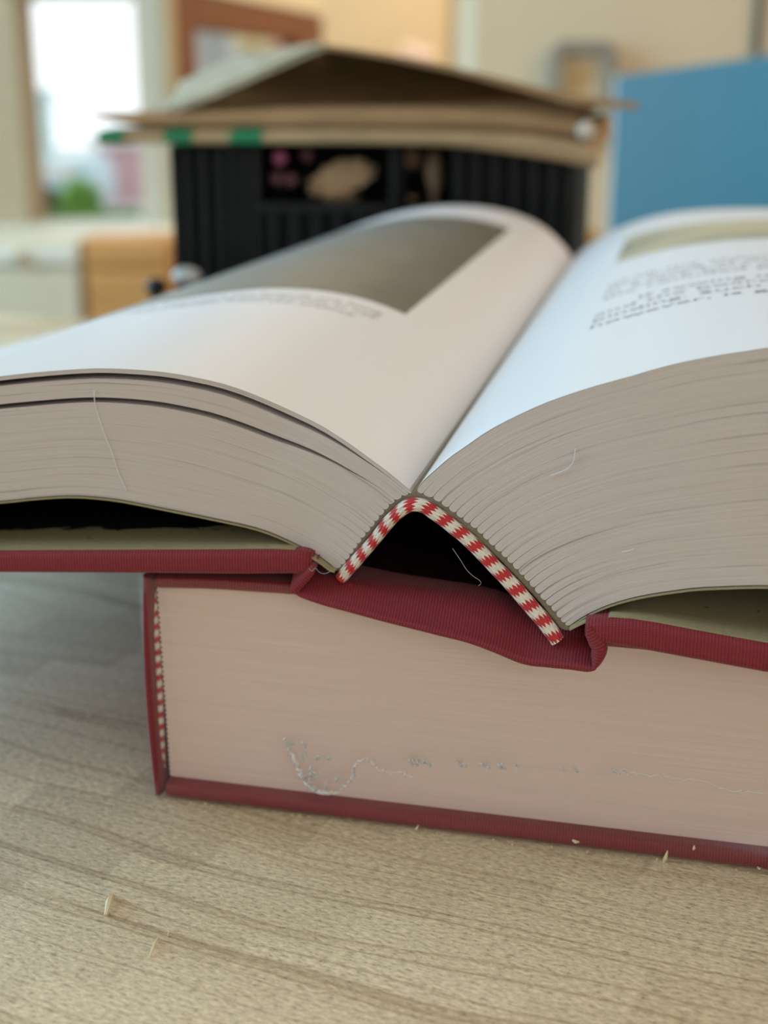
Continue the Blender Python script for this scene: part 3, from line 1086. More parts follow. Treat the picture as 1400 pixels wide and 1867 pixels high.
# spine lining, headband
mb = MB()
P = []
for i in range(31):
    t = i / 30
    z = 0.0031 + t * 0.0366
    ul = uL1 + (uL0 - uL1) * t
    P.append([LP(0.0017, 0.0042, z), LP(ul - 0.0003, 0.0040, z), LP(ul + 0.0004, 0.02, z)])
mb.grid(P)
mb.build('spine_lining', M['glue'], low)
mb = MB()
path = [(279, 1072), (283, 1120), (287, 1180), (291, 1240), (293, 1300), (295, 1360), (297, 1424)]
pp = [LPX(x, y, 0.0032)[2] for x, y in path]
pp, tl = catmull(pp, 60)
rows, uvs = [], []
for i, p_ in enumerate(pp):
    rows.append([p_ + BU * (0.00055 * cos(a)) + BV * (0.0008 * sin(a)) for a in np.linspace(0, 2 * pi, 15)])
    uvs.append([(tl * i / 59, k / 14) for k in range(15)])
mb.grid(rows, uvs); mb.poly(rows[0]); mb.poly(rows[-1])
mb.build('headband', M['band_small'], low, smooth=True)
# shrink film over the front
mb = MB()
P, UV = [], []
rs = np.random.RandomState(5)
for i in range(161):
    u = -0.0012 + (LW + 0.001) * i / 160
    row, uvr = [], []
    tz_ = TOPZ(max(0, u))
    for j in range(41):
        q_ = j / 40
        z = 0.0004 + q_ * (tz_ - 0.0006)
        dip = 0.0021 * min(1.0, max(0, (z - 0.0022) / 0.004)) * min(1.0, max(0, (tz_ - 0.0012 - z) / 0.004))
        dip *= 0.55 + 0.45 * sin(u * 55 + 1.0) * sin(z * 120)
        edge_ = max(0.0, 1 - (u + 0.0012) / 0.004)
        row.append(LP(u, -0.00035 + dip * (1 - edge_) + 0.002 * edge_ ** 3, z)); uvr.append((u, z))
    P.append(row); UV.append(uvr)
mb.grid(P, UV)
film = mb.build('shrink_film', M['film'], low, smooth=True)
# crumpled welded seam of the film
mb = MB()


def seam(pts, r, jit=0.00018, n=None):
    q_ = [LPX(x, y, -0.0006)[2] for x, y in pts]
    q_, tl_ = catmull(q_, n or max(8, int(len(pts) * 8)))
    rad = [r * (0.5 + rs.rand()) for _ in q_]
    rad[0] = rad[-1] = r * 0.25
    mb.tube([p_ + rs.normal(size=3) * jit for p_ in q_], rad, 7)


seam([(516, 1346), (528, 1368), (540, 1392), (552, 1415), (562, 1434), (585, 1444), (606, 1446)], 0.00032)
seam([(606, 1446), (622, 1440), (636, 1428), (646, 1410), (650, 1395), (662, 1386), (676, 1388), (690, 1402), (704, 1407)], 0.00016)
seam([(704, 1407), (730, 1410), (752, 1416)], 0.0001)
for cx_, cy_, rr_ in ((530, 1350, 7), (550, 1362, 8), (562, 1372, 6), (545, 1385, 7), (583, 1383, 5), (597, 1386, 5), (575, 1400, 9), (560, 1415, 8), (584, 1420, 10), (600, 1432, 8), (618, 1425, 7), (572, 1440, 6), (640, 1412, 5)):
    a0 = rs.rand() * 6
    seam([(cx_ + rr_ * cos(a0 + k * 0.7), cy_ + rr_ * sin(a0 + k * 0.7)) for k in range(4)], 0.00016, 0.00008)
for cx_ in (745, 752, 760, 768, 776, 834, 842, 876, 884, 908, 914, 938, 1020, 1046, 1115, 1122, 1136):
    cy_ = 1388 + (cx_ - 745) * 0.048
    seam([(cx_, cy_ - 4), (cx_ + 4, cy_ + 2), (cx_ + 9, cy_ + 7)], 0.00013 if cx_ > 950 else 0.0002, 0.00006)
seam([(1130, 1408), (1180, 1414), (1230, 1419), (1280, 1424), (1330, 1440), (1400, 1448)], 0.00007)
mb.build('film_seam', M['seam'], film, smooth=True)

# ---------------------------------------------------------------- open book
opn = root('open_book', 'thick red cloth book lying open on the closed book, headband arched over its hollow spine', 'book', GN - np.array([0, 0, 0.02]))


def lines_near(px_pts, ext, rec=REC):
    pts = [FP(x, y, rec) for x, y in px_pts]
    last_a = FA(px_pts[-1][0]) - rec
    pts += [UZ(u / 1000.0, z / 1000.0, last_a + da / 1000.0) for u, z, da in ext]
    return np.array(pts)


LT = lines_near([(749, 896), (738, 887), (720, 872), (700, 856), (670, 834), (640, 812), (610, 792), (580, 774), (550, 759), (520, 745), (490, 731.5), (460, 719), (420, 704.5), (380, 694), (340, 686), (300, 679.5), (240, 674.5), (180, 672.5), (120, 675.5), (60, 680.5), (0, 687)],
                [(-40, 73.0, 0), (-55, 68.5, 0), (-75, 62, 0), (-95, 57.5, 0), (-108, 55.5, 0)])
LB = lines_near([(611, 1036), (600, 1027), (577, 1010), (546, 994), (498, 972), (458, 959), (420, 950.5), (360, 938), (300, 926), (250, 916), (210, 909), (160, 904), (120, 903), (60, 907), (0, 913)],
                [(-45, 51.5, 0), (-70, 47, 0), (-95, 43, 0), (-107, 41.5, 0)])
LTf = np.array([farpt(w, z) for w, z in [(0, 61.6), (-5.3, 67.9), (-12.5, 73.6), (-21.7, 77.4), (-31.8, 79.4), (-42, 80), (-54.4, 79.2), (-71, 75.5), (-92, 67.5), (-115, 56.5), (-140, 46.3), (-150, 43.5)]])
LBf = np.array([farpt(w, z) for w, z in [(-14, 46.4), (-24, 51.8), (-36, 55), (-50, 56.5), (-62, 56), (-80, 53), (-100, 46.5), (-125, 38), (-147, 32.2)]])
RT = lines_near([(760, 893), (772, 878), (790, 861), (820, 835), (840, 821), (860, 807), (886, 789), (920, 770), (971, 745.5), (1010, 729.5), (1057, 713.5), (1100, 700.5), (1143, 689), (1190, 675), (1228, 665), (1270, 656), (1314, 648), (1360, 641), (1400, 635)],
                [(115, 89.0, 0), (130, 88.6, 0), (150, 85, 0), (175, 77.5, 0), (196, 70, 0)])
RB = lines_near([(1038, 1141), (1052, 1131), (1066, 1122), (1090, 1110), (1117, 1099.5), (1150, 1090), (1186, 1082.5), (1230, 1076), (1271, 1071), (1340, 1068), (1400, 1067)],
                [(115, 53.6, 0), (135, 53, 0), (160, 51, 0), (190, 48.8, 0)])
RTf = np.array([farpt(w, z) for w, z in [(0, 61.6), (5.8, 67.1), (16.3, 73.2), (29.7, 77.8), (46.9, 80.2), (67.6, 80.9), (85, 80.5), (105, 78), (130, 72.5), (143, 69)]])
RBf = np.array([farpt(w, z) for w, z in [(25, 42.8), (29, 46), (36, 49.5), (45, 51.5), (55, 52.3), (75, 52), (100, 50), (130, 48.5), (152, 47.8)]])
# spine edge of each half, from the gutter outwards (fold tips)
LS_px = [(748, 899), (741, 899), (725, 908), (714, 915), (705, 924), (696, 935), (687, 945), (679, 956), (671, 966), (662, 976), (655, 986), (647.5, 996), (641, 1005), (634, 1016), (626, 1026), (619, 1034)]
RS_px = [(761, 896), (781, 903), (797, 910), (810, 920), (825, 930), (837, 939), (850, 950), (862.6, 958), (875, 969), (884.5, 979), (895, 990), (907.5, 1001), (918.5, 1012), (929.4, 1021.5), (939, 1033.6), (950, 1044.5), (959.8, 1054), (969.5, 1066), (979, 1077), (989, 1089.5), (999.8, 1100.4), (1009.5, 1110), (1018, 1122), (1025.3, 1132), (1035, 1139)]

NSA = 64
SS = np.concatenate([[0, 0.0022, 0.005, 0.009, 0.014, 0.020, 0.027, 0.035, 0.044, 0.054, 0.065], 0.065 + 0.935 * np.linspace(0, 1, NSA - 10)[1:] ** 1.1])


class Block:
    def __init__(s, T, B, Tf, Bf, spine_px):
        s.T, s.ST = catmull(T, SS); s.B, s.SB = catmull(B, SS)
        s.Tf, _ = catmull(Tf, SS); s.Bf, _ = catmull(Bf, SS)
        tips = np.array([FP(x, y, REC) for x, y in spine_px])
        n = len(tips)
        # boundaries between folds, from the gutter to the outer joint
        mids = [s.T[0]] + [(tips[i] + tips[i + 1]) / 2 for i in range(n - 1)] + [s.B[0]]
        s.mid = np.array(mids)
        d = np.concatenate([[0], np.cumsum(np.linalg.norm(np.diff(s.mid, axis=0), axis=1))])
        s.tb = d / d[-1]                       # t of each boundary at the spine
        s.n = n
        s.side = np.sign((s.T[-1] - s.T[0]) @ GW)

    def bulge(s, t):
        p_ = np.array([np.interp(t, s.tb, s.mid[:, k]) for k in range(3)])
        return p_ - (s.T[0] * (1 - t) + s.B[0] * t)

    def near(s, k, t):
        base = s.T[k] * (1 - t) + s.B[k] * t
        f = max(0.0, 1 - SS[k] / 0.12) ** 2
        return base + s.bulge(t) * f

    def far(s, k, t):
        base = s.Tf[k] * (1 - t) + s.Bf[k] * t
        f = max(0.0, 1 - SS[k] / 0.12) ** 2
        return base + s.bulge(t) * f


LBk = Block(LT, LB, LTf, LBf, LS_px)
RBk = Block(RT, RB, RTf, RBf, RS_px)
THK = 0.024


def signature(blk, tlo, thi, parent, idx, scallop=0.00045, gap=0.00008, rows=9):
    glen = 0.002 + 0.010 * random.random() ** 2
    gap = gap * (0.45 + 0.6 * random.random())
    """one folded gathering of leaves: tlo(k), thi(k) = share of the block's thickness at station k"""
    mb = MB()
    taus = [0.5 - 0.5 * cos(pi * j / (rows - 1)) for j in range(rows)]
    Pn, Pf_, U_ = [], [], []
    e = None
    for j, ta in enumerate(taus):
        rn, rf, ru = [], [], []
        for k in range(NSA):
            a, b2 = tlo(k), thi(k)
            g = gap / THK * exp(-SS[k] * PW / glen)
            a2, b3 = a + g / 2, b2 - g / 2
            t = a2 + (b3 - a2) * ta
            rn.append(blk.near(k, t)); rf.append(blk.far(k, t)); ru.append((SS[k] * PW, t * THK + idx * 0.0003))
        if True:
            # rounded fold at the spine
            w = scallop * sqrt(max(0.0, 1 - (2 * ta - 1) ** 2))
            for rr2 in (rn, rf):
                dirv = rr2[0] - rr2[2]
                dirv = dirv / np.linalg.norm(dirv)
                base = rr2[0]
                rr2[0] = base + dirv * (w - scallop * 0.45)
        Pn.append(rn); Pf_.append(rf); U_.append(ru)
    mb.grid(Pn, U_)
    mb.grid(Pf_, U_)
    nd = 9 if idx in (0, 30) else 2
    mb.grid([[a_ + (b_ - a_) * f_ for a_, b_ in zip(Pn[0], Pf_[0])] for f_ in np.linspace(0, 1, nd)], [[(q[0], q[1] + LEN * f_) for q in U_[0]] for f_ in np.linspace(0, 1, nd)])
    mb.grid([Pn[-1], Pf_[-1]], [U_[-1], [(q[0], q[1] + LEN) for q in U_[-1]]])
    mb.grid([[r[0] for r in Pn], [r[0] for r in Pf_]], [[r[0] for r in U_], [r[0] for r in U_]])
    mb.grid([[r[-1] for r in Pn], [r[-1] for r in Pf_]], [[r[-1] for r in U_], [(r[-1][0] + LEN, r[-1][1]) for r in U_]])
    return mb.build('signature', M['edge'], parent, smooth=True)


def tb_fun(tsp, tout, reach=0.16):
    def f(k):
        q_ = sstep(SS[k] / reach)
        return tsp + (tout - tsp) * q_
    return f


# left half: a loose leaf group, a gap, two gatherings, a gap, then the rest
tbL = LBk.tb
outL = {0: (0.0, 0.030), 1: (0.074, 0.140), 2: (0.140, 0.218)}
rest = np.linspace(0.258, 1.0, LBk.n - 3 + 1)
for i in range(LBk.n):
    lo_o, hi_o = outL[i] if i < 3 else (rest[i - 3], rest[i - 2])
    signature(LBk, tb_fun(tbL[i], lo_o), tb_fun(tbL[i + 1], hi_o), opn, i)
tbR = RBk.tb
outR = np.linspace(0, 1, RBk.n + 1)
for i in range(RBk.n):
    signature(RBk, tb_fun(tbR[i], outR[i], 0.2), tb_fun(tbR[i + 1], outR[i + 1], 0.2), opn, i + 30)


# ---- the two open pages and their print
def page_pt(blk, s, v, lift=0.00005):
    """s = metres from the gutter along the leaf, v = metres from the near edge"""
    k = np.interp(s / blk.ST, SS, np.arange(NSA))
    i = int(min(NSA - 2, max(0, floor(k)))); f = k - i
    n_ = blk.T[i] * (1 - f) + blk.T[i + 1] * f
    fr = blk.Tf[i] * (1 - f) + blk.Tf[i + 1] * f
    d = (blk.T[i + 1] - blk.T[i]); d /= np.linalg.norm(d)
    nrm = np.cross(d, GD) * blk.side * -1
    nrm /= np.linalg.norm(nrm)
    if nrm[2] < 0:
        nrm = -nrm
    return n_ + (fr - n_) * (v / LEN) + nrm * lift


def sheet(blk, s0, s1, v0, v1, lift, ns, nv, uv=True):
    P, UV = [], []
    for s in np.linspace(s0, s1, ns):
        P.append([page_pt(blk, s, v, lift) for v in np.linspace(v0, v1, nv)])
        UV.append([(s, v) for v in np.linspace(v0, v1, nv)])
    return P, UV


def inv(blk, px, py):
    """page coordinates of the point the photograph shows at a pixel"""
    s, v = 0.05, 0.1
    for _ in range(60):
        e = proj(page_pt(blk, s, v)) - np.array([px, py])
        if np.linalg.norm(e) < 0.01:
            break
        h = 1e-4
        J = np.stack([(proj(page_pt(blk, s + h, v)) - proj(page_pt(blk, s, v))) / h, (proj(page_pt(blk, s, v + h)) - proj(page_pt(blk, s, v))) / h], 1)
        ds = np.linalg.lstsq(J, -e, rcond=None)[0]
        ds = np.clip(ds, -0.03, 0.03)
        s = min(max(s + ds[0], 0.002), 0.17); v = min(max(v + ds[1], -0.01), LEN + 0.02)
    return s, v


pages = {}
for nm, blk in (('left', LBk), ('right', RBk)):
    P, UV = [], []
    for k in range(1, NSA):
        s_ = SS[k] * blk.ST - (1e-6 if k == NSA - 1 else 0)
        P.append([page_pt(blk, s_, v, 0.00010) for v in np.linspace(0.0, LEN, 9)])
        UV.append([(s_, v) for v in np.linspace(0.0, LEN, 9)])
    mb = MB(); mb.grid(P, UV)
    Pd = [[p_ - np.array([0, 0, 0.00005]) for p_ in (r[0],)] for r in P]
    mb.grid([[r[0], r[0] - np.array([0, 0, 0.00006])] for r in P], [[(0, 0), (0, 0)] for r in P])
    pages[nm] = mb.build('page', M['page'], opn, smooth=True)


def mat_photo(name, stops, su, sv, grad=None, seed=0.0):
    m, nt, b = new_mat(name)
    mp = mapping(nt, 'UV', (su, sv, 1), (seed, seed * 0.7, 0))
    nz = N(nt, 'ShaderNodeTexNoise', in_Scale=1.0, in_Detail=5.0, in_Roughness=0.6)
    L(nt, mp, 0, nz, 'Vector')
    fac = nz.outputs[0]
    if grad:
        tc = N(nt, 'ShaderNodeTexCoord'); sp = N(nt, 'ShaderNodeSeparateXYZ'); L(nt, tc, 'UV', sp, 0)
        g = math_(nt, 'MULTIPLY', math_(nt, 'SUBTRACT', sp.outputs[0], grad[0]), 1.0 / (grad[1] - grad[0]), True)
        fac = math_(nt, 'ADD', math_(nt, 'MULTIPLY', g, 0.6), math_(nt, 'MULTIPLY', nz.outputs[0], 0.4))
    r = ramp(nt, stops)
    nt.links.new(fac, r.inputs[0])
    L(nt, r, 0, b, 'Base Color')
    b.inputs['Roughness'].default_value = 0.4
    b.inputs['Specular IOR Level'].default_value = 0.4
    return m


# left picture: dark toned photograph
sA, vA = inv(LBk, 940, 423); sB, vB = inv(LBk, 722, 566)
sp0 = (sA + sB) / 2
M['photo_left'] = mat_photo('dark_grey_photograph', [(0.15, (0.115, 0.105, 0.082)), (0.45, (0.19, 0.185, 0.16)), (0.75, (0.27, 0.275, 0.255))], 60, 90, (sp0, sp0 + 0.06))
P, UV = sheet(LBk, sp0, sp0 + 0.108, vB, vA, 0.00019, 60, 24)
mb = MB(); mb.grid(P, UV)
tag(mb.build('printed_photograph', M['photo_left'], pages['left'], smooth=True), 'dark grey photograph printed on the left page')
# right picture: olive landscape
sC, vC = inv(RBk, 1141, 436); sD, vD = inv(RBk, 1124, 480)
sp1 = (sC + sD) / 2
M['photo_right'] = mat_photo('olive_landscape_picture', [(0.36, (0.20, 0.20, 0.18)), (0.45, (0.36, 0.34, 0.25)), (0.53, (0.52, 0.46, 0.30)), (0.66, (0.60, 0.54, 0.38))], 22, 60, None, 3.0)
P, UV = sheet(RBk, sp1, sp1 + 0.108, vD, vC, 0.00019, 60, 24)
mb = MB(); mb.grid(P, UV)
tag(mb.build('printed_landscape', M['photo_right'], pages['right'], smooth=True), 'olive landscape picture printed on the right page')


def text_on(blk, text, s0, v0, size, parent, right_edge=False, width=None):
    cu = bpy.data.curves.new('printed_text', 'FONT')
    cu.body = text
    cu.size = size
    cu.resolution_u = 2
    cu.offset = -0.006 * size
    cu.align_x = 'RIGHT' if right_edge else 'LEFT'
    o = bpy.data.objects.new('printed_text', cu)
    COL.objects.link(o)
    dg = bpy.context.evaluated_depsgraph_get()
    me = bpy.data.meshes.new_from_object(o.evaluated_get(dg))
    bpy.data.objects.remove(o)
    bpy.data.curves.remove(cu)
    mb = MB()
    for v in me.vertices:
        # reading direction runs to the photograph's right on both pages
        s = s0 + (-v.co.x if right_edge else v.co.x)
        mb.vert(page_pt(blk, min(max(s, 0.001), blk.ST - 0.002), v0 + v.co.y, 0.00020))
    mb.f = [tuple(p_.vertices) for p_ in me.polygons]
    bpy.data.meshes.remove(me)
    return mb


def text_block(blk, lines, parent, right_edge, size, label):
    allb = MB()
    for text, s0, v0 in lines:
        mb = text_on(blk, text, s0, v0, size, parent, right_edge)
        off = len(allb.v)
        allb.v += mb.v; allb.uv += mb.uv
        allb.f += [tuple(i + off for i in f) for f in mb.f]
    tag(allb.build('printed_text', M['ink'], parent), label)


# right page text
sR, vR = inv(RBk, 1072, 603)
s2, v2 = inv(RBk, 1097, 549)
LH = (v2 - vR) / 5.0
lines = [('however, is generally hidden in the hollow of the spine', sR, vR), ('binding. Such a sewn book opens flat when the spine can', sR, vR + LH), ('and the boards, from that moment, follow. You may see', sR, vR + 2 * LH),
         ('     If sewing is done by hand, the folds of the paper are', sR, vR + 3 * LH)]
for k, t in enumerate(('the rounded backs of the gatherings, one beside the next', 'in every part of the book the thread holds the leaves, and', 'the lining of the spine keeps them in their proper order', 'of all the sheets that are gathered and pressed and sewn')):
    lines.append((t, sR, vR + (5 + k) * LH))
text_block(RBk, lines, pages['right'], False, LH * 0.80, 'grey text lines printed on the right page')
# left page caption under the photograph
sE, vE = inv(LBk, 686, 583)
LH2 = 0.0048
lines = [('view of the workshop with the presses and the sewing frames in use', sE, vE), ('the gatherings, before the spine is lined and the boards are hung', sE, vE + LH2), ('photograph from the archive', sE + 0.004, vE - LH2)]
text_block(LBk, lines, pages['left'], True, 0.0042, 'grey caption lines printed under the left photograph')


# ---- ribbons: strips that follow a traced front line
def ribbon(path, wid, rec, depth, fr_round, name, mat, parent, lift=None, n=90, closed=False, uvm=True, near_lift=0.0):
    """path px points, wid = half width px per point; runs back along the spine by depth(i)"""
    P_ = np.array([(x, y, w) for (x, y), w in zip(path, wid)], float)
    Q, _ = catmull(P_, n)
    rows, uvs = [], []
    acc = 0
    prev = None
    for i in range(n):
        t = Q[min(i + 1, n - 1), :2] - Q[max(i - 1, 0), :2]
        t /= np.linalg.norm(t) + 1e-9
        nn = np.array([t[1], -t[0]])
        e1 = Q[i, :2] + nn * Q[i, 2]; e2 = Q[i, :2] - nn * Q[i, 2]
        r_ = rec(i / (n - 1)) if callable(rec) else rec
        a = FP(e1[0], e1[1], r_); b2 = FP(e2[0], e2[1], r_)
        mid = (a + b2) / 2; hv = (a - b2) / 2
        if prev is not None:
            acc += np.linalg.norm(mid - prev)
        prev = mid
        row, uv = [], []
        if closed:
            for k in range(17):
                an = 2 * pi * k / 16
                row.append(mid + hv * cos(an) + GD * (fr_round * (1 - sin(an)))); uv.append((acc, k / 16))
        else:
            dep = depth(i / (n - 1)) if callable(depth) else depth
            hw = np.linalg.norm(hv)
            ds = [dep, dep * 0.5, dep * 0.2, 0.012, 0.008, 0.005, 0.003, fr_round * 1.3]
            ds = [q_ for q_ in ds if q_ <= dep]
            seq = [(q_, 1.0) for q_ in ds] + [(fr_round * (1 - sin(an)), cos(an)) for an in np.linspace(0, pi, 9)] + [(q_, -1.0) for q_ in reversed(ds)]
            cr = 0; last = None
            for q_, h_ in seq:
                p_ = mid + hv * h_ + GD * q_
                if lift:
                    p_ = p_ + np.array([0, 0, lift(i / (n - 1), q_)])
                if last is not None:
                    cr += np.linalg.norm(p_ - last)
                last = p_
                row.append(p_); uv.append((acc, cr))
        rows.append(row); uvs.append(uv)
    mb = MB()
    mb.grid(rows, uvs)
    for q_ in (0, -1):
        mb.poly(rows[q_], uvs[q_])
    return mb.build(name, mat, parent, smooth=True)


# spine lining (grey strip between folds and headband)
in_px = [(611, 1040), (622, 1034), (632, 1023), (645, 1004), (660, 983), (676, 962), (692, 942), (709, 924), (727, 911), (744, 904), (757, 902), (775, 907), (795, 914), (812, 926), (835, 944), (862, 965), (890, 991), (918, 1018), (945, 1046), (970, 1073), (995, 1101), (1015, 1127), (1028, 1143), (1040, 1146)]
ribbon(in_px, [2, 5, 6, 7, 7, 7, 8, 8, 7, 7, 7, 8, 8, 8, 8, 8, 8, 8, 8, 8, 8, 8, 7, 3], 0.0036, LEN - 0.004, 0.0003, 'spine_lining', M['glue'], opn)
hb_px = [(618, 1059), (630, 1044), (642, 1031), (657, 1014), (674, 995), (691, 974), (706, 955), (721, 940), (738, 927), (753.6, 923), (771, 926), (786, 936), (805, 949), (826, 966), (848, 984), (875, 1010.5), (899, 1036), (923, 1060.5), (945, 1085), (967, 1111), (986.5, 1133), (1003.5, 1155), (1015, 1173)]
ribbon(hb_px, [11, 12, 12, 11.5, 11, 11.5, 12, 12, 13, 13, 13, 13, 13, 13, 13, 13, 13, 13.5, 14, 14, 14, 14, 13], 0.0022, 0, 0.0011, 'headband', M['band'], opn, n=160, closed=True)
# second headband at the far end of the spine
o2 = bpy.data.objects['headband.001'] if 'headband.001' in bpy.data.objects else None
if o2 is not None:
    o3 = o2.copy(); o3.location = tuple(GD * (LEN - 0.004) + np.array([0, 0, 0.0025])); o3.parent = opn; COL.objects.link(o3)


# spine cloth: one strip from the left hinge fold, along the sagging spine, to the right hinge fold
def sag(t, q_):
    # behind the drooping lip the cloth rises over the lower book
    u = 0.027 + 0.051 * t
    rise = np.interp(t, [0, 0.12, 0.3, 0.65, 1.0], [0.0024, 0.0026, 0.0031, 0.0046, 0.0040])
    return rise * sstep((q_ - 0.0003) / np.interp(t, [0, 0.15, 0.3, 0.65, 1.0], [0.0024, 0.0030, 0.0040, 0.0065, 0.0095]))


cl_px = [(532, 1077), (545, 1085), (560, 1090), (595, 1101), (640, 1113), (695, 1128), (750, 1142), (802, 1155), (853, 1168), (901, 1185), (955, 1206), (1000, 1212), (1040, 1216), (1070, 1221), (1083, 1221)]
ribbon(cl_px, [3, 5, 6.5, 7, 7, 7, 7, 7, 7, 7.5, 8, 8, 8, 7, 4], 0.0002, LEN - 0.001, 0.0007, 'spine_cloth', M['cloth'], opn, lift=sag, n=110)
# near-black strip that paints the shade inside the hollow of the spine
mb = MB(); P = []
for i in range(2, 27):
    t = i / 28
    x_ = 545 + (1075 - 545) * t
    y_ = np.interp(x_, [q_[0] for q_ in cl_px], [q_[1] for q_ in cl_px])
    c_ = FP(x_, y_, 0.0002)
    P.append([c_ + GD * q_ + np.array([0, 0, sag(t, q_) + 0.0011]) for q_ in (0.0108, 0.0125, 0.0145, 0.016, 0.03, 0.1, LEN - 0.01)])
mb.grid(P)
mb.build('hollow_shade', plain('hollow_shade_black', (0.016, 0.006, 0.007), 0.95, spec=0.05), opn, smooth=True)
lh_px = [(571, 1036), (564, 1044), (556, 1053), (546, 1064), (536, 1075), (531, 1081)]
ribbon(lh_px, [6, 9, 10, 10, 9.5, 5], 0.0, LEN - 0.001, 0.0009, 'hinge_cloth', M['cloth'], opn, n=40, lift=lambda t, q_: 0.0019 * sstep((q_ - 0.0003) / 0.0024))
rh_px = [(1082, 1223), (1088, 1206), (1092, 1188), (1087, 1172), (1078, 1156), (1073, 1144)]
ribbon(rh_px, [4, 12, 15, 17, 14, 8], -0.0002, LEN - 0.001, 0.0014, 'hinge_cloth', M['cloth'], opn, n=40, lift=lambda t, q_: 0.0040 * sstep((q_ - 0.001) / 0.009))


# ---- boards
class OBoard:
    def __init__(s, tops, bots, ext_t, ext_b, far_t, far_b, uflip=False):
        s.near_t = [LPX(x, y, -FA(x))[:2] + (FA(x),) for x, y in tops] + [(u / 1000, z / 1000, FA(tops[-1][0])) for u, z in ext_t]
        s.near_b = [LPX(x, y, -FA(x))[:2] for x, y in bots] + [(u / 1000, z / 1000) for u, z in ext_b]
        s.near_t.sort(); s.near_b.sort()
        s.far_t = sorted((w / 1000, z / 1000) for w, z in far_t)
        s.th = far_b / 1000
        s.ug = (GN - P0) @ BU

    def __call__(s, u, v, z):
        # z here: -1 bottom .. +1 top, as share of the thickness
        a = np.interp(u, [q[0] for q in s.near_t], [q[2] for q in s.near_t])
        zt2 = np.interp(u, [q[0] for q in s.near_t], [q[1] for q in s.near_t])
        zb2 = np.interp(u, [q[0] for q in s.near_b], [q[1] for q in s.near_b])
        w = u - s.ug
        ft = np.interp(w, [q[0] for q in s.far_t], [q[1] for q in s.far_t])
        fb = ft - s.th
        k = v / LEN
        lo2 = zb2 + (fb - zb2) * k; hi2 = zt2 + (ft - zt2) * k
        zz = (lo2 + hi2) / 2 + z * (hi2 - lo2) / 2
        p_ = P0 + BU * u - BV * a
        p_ = p_ + GD * v
        p_[2] = zz
        return p_


LBd = OBoard([(536, 1006), (483, 1003.5), (420, 1004.5), (0, 1006)], [(533, 1049), (420, 1049.5), (250, 1049), (0, 1046.5)],
             [(-80, 40.8), (-140, 35.3)], [(-80, 37), (-140, 31.5)], [(-16, 49.9), (-20, 49.9), (-48, 46.2), (-62, 43.8), (-125, 32.5), (-190, 23.5)], 3.6)
RBd = OBoard([(1074, 1131), (1117, 1129), (1168, 1133.5), (1271, 1153), (1400, 1176.5)], [(1106, 1176), (1228, 1198.5), (1400, 1230.5)],
             [(130, 44.6), (260, 44.6)], [(130, 40.4), (260, 40.4)], [(0, 45.2), (60, 44.4), (260, 44.2)], 3.6)


def put_oboard(fn, u0, u1, name, parent):
    P, UV = board(np.linspace(u0, u1, 46), lambda u: 0.002, lambda u: -0.002, 0.0, LEN, 0.0016)
    rows = []
    for r in P:
        rr2 = []
        for (u, v, z) in r:
            rr2.append(fn(u, v, z / 0.002))
        rows.append(rr2)
    # intermediate depth is linear, so the long quads are exact
    mb = MB(); mb.grid(rows, UV)
    for k in (0, -1):
        mb.poly(rows[k], UV[k])
    return mb.build(name, M['cloth'], parent, smooth=True)


RND = 0.0012
uLr = LPX(566, 1020, -0.003)[0]
put_oboard(LBd, -0.112, uLr, 'cover_board', opn)
uRl = LPX(1066, 1150, -0.0105)[0]
put_oboard(RBd, uRl, 0.208, 'cover_board', opn)


# ---- kraft endpapers: pasted on the boards and carried up to the spine
def endpaper(fn, us, rec, joint_px, mat, flip):
    mb = MB()
    P, UV = [], []
    vs_ = [0.0009, 0.004, 0.012, 0.03, 0.06, LEN - 0.004]
    ref = vs_[0]
    jp, _ = catmull([FP(x, y, 0.0012) for x, y in joint_px], 14)
    rows = [[p_ + GD * (v - ref) for v in vs_] for p_ in jp[:-1]]
    acc = 0.0
    for u in us:
        rows.append([fn(u, v, 1.0) + np.array([0, 0, 0.00022]) for v in vs_])
    for i, r in enumerate(rows):
        if i:
            acc += np.linalg.norm(r[0] - rows[i - 1][0])
        P.append(r); UV.append([(acc, v) for v in vs_])
    mb.grid(P, UV)
    # paper thickness
    mb.grid([[r[0], r[0] - np.array([0, 0, 0.00022])] for r in P], [[u_[0], u_[0]] for u_ in UV])
    return mb.build('endpaper', mat, opn, smooth=True)


uj = LPX(533, 1004, -0.003)[0]
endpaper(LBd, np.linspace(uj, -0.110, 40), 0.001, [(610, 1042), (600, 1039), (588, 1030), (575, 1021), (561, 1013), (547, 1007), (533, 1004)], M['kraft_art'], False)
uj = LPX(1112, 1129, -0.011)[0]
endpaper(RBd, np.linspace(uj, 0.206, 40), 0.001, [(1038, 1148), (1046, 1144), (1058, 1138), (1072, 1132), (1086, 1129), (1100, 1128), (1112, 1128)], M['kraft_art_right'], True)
# free endpapers clinging to the underside of the leaves
for blk in (LBk, RBk):
    mb = MB(); P, UV = [], []
    for k in range(NSA):
        a, b2 = blk.B[k], blk.Bf[k]
        dz = np.array([0, 0, -0.00018])
        P.append([a + dz - GD * 0.0004, a + (b2 - a) * 0.3 + dz, b2 + dz]); UV.append([(SS[k] * PW, 0), (SS[k] * PW, 0.09), (SS[k] * PW, 0.3)])
    mb.grid(P, UV)
    mb.grid([[r[0], r[0] + np.array([0, 0, -0.00022])] for r in P], [[u_[0], u_[0]] for u_ in UV])
    mb.grid([[r[0] + np.array([0, 0, -0.00022]), r[2] + np.array([0, 0, -0.00022])] for r in P], [[u_[0], u_[2]] for u_ in UV])
    mb.build('free_endpaper', M['kraft'], opn, smooth=True)

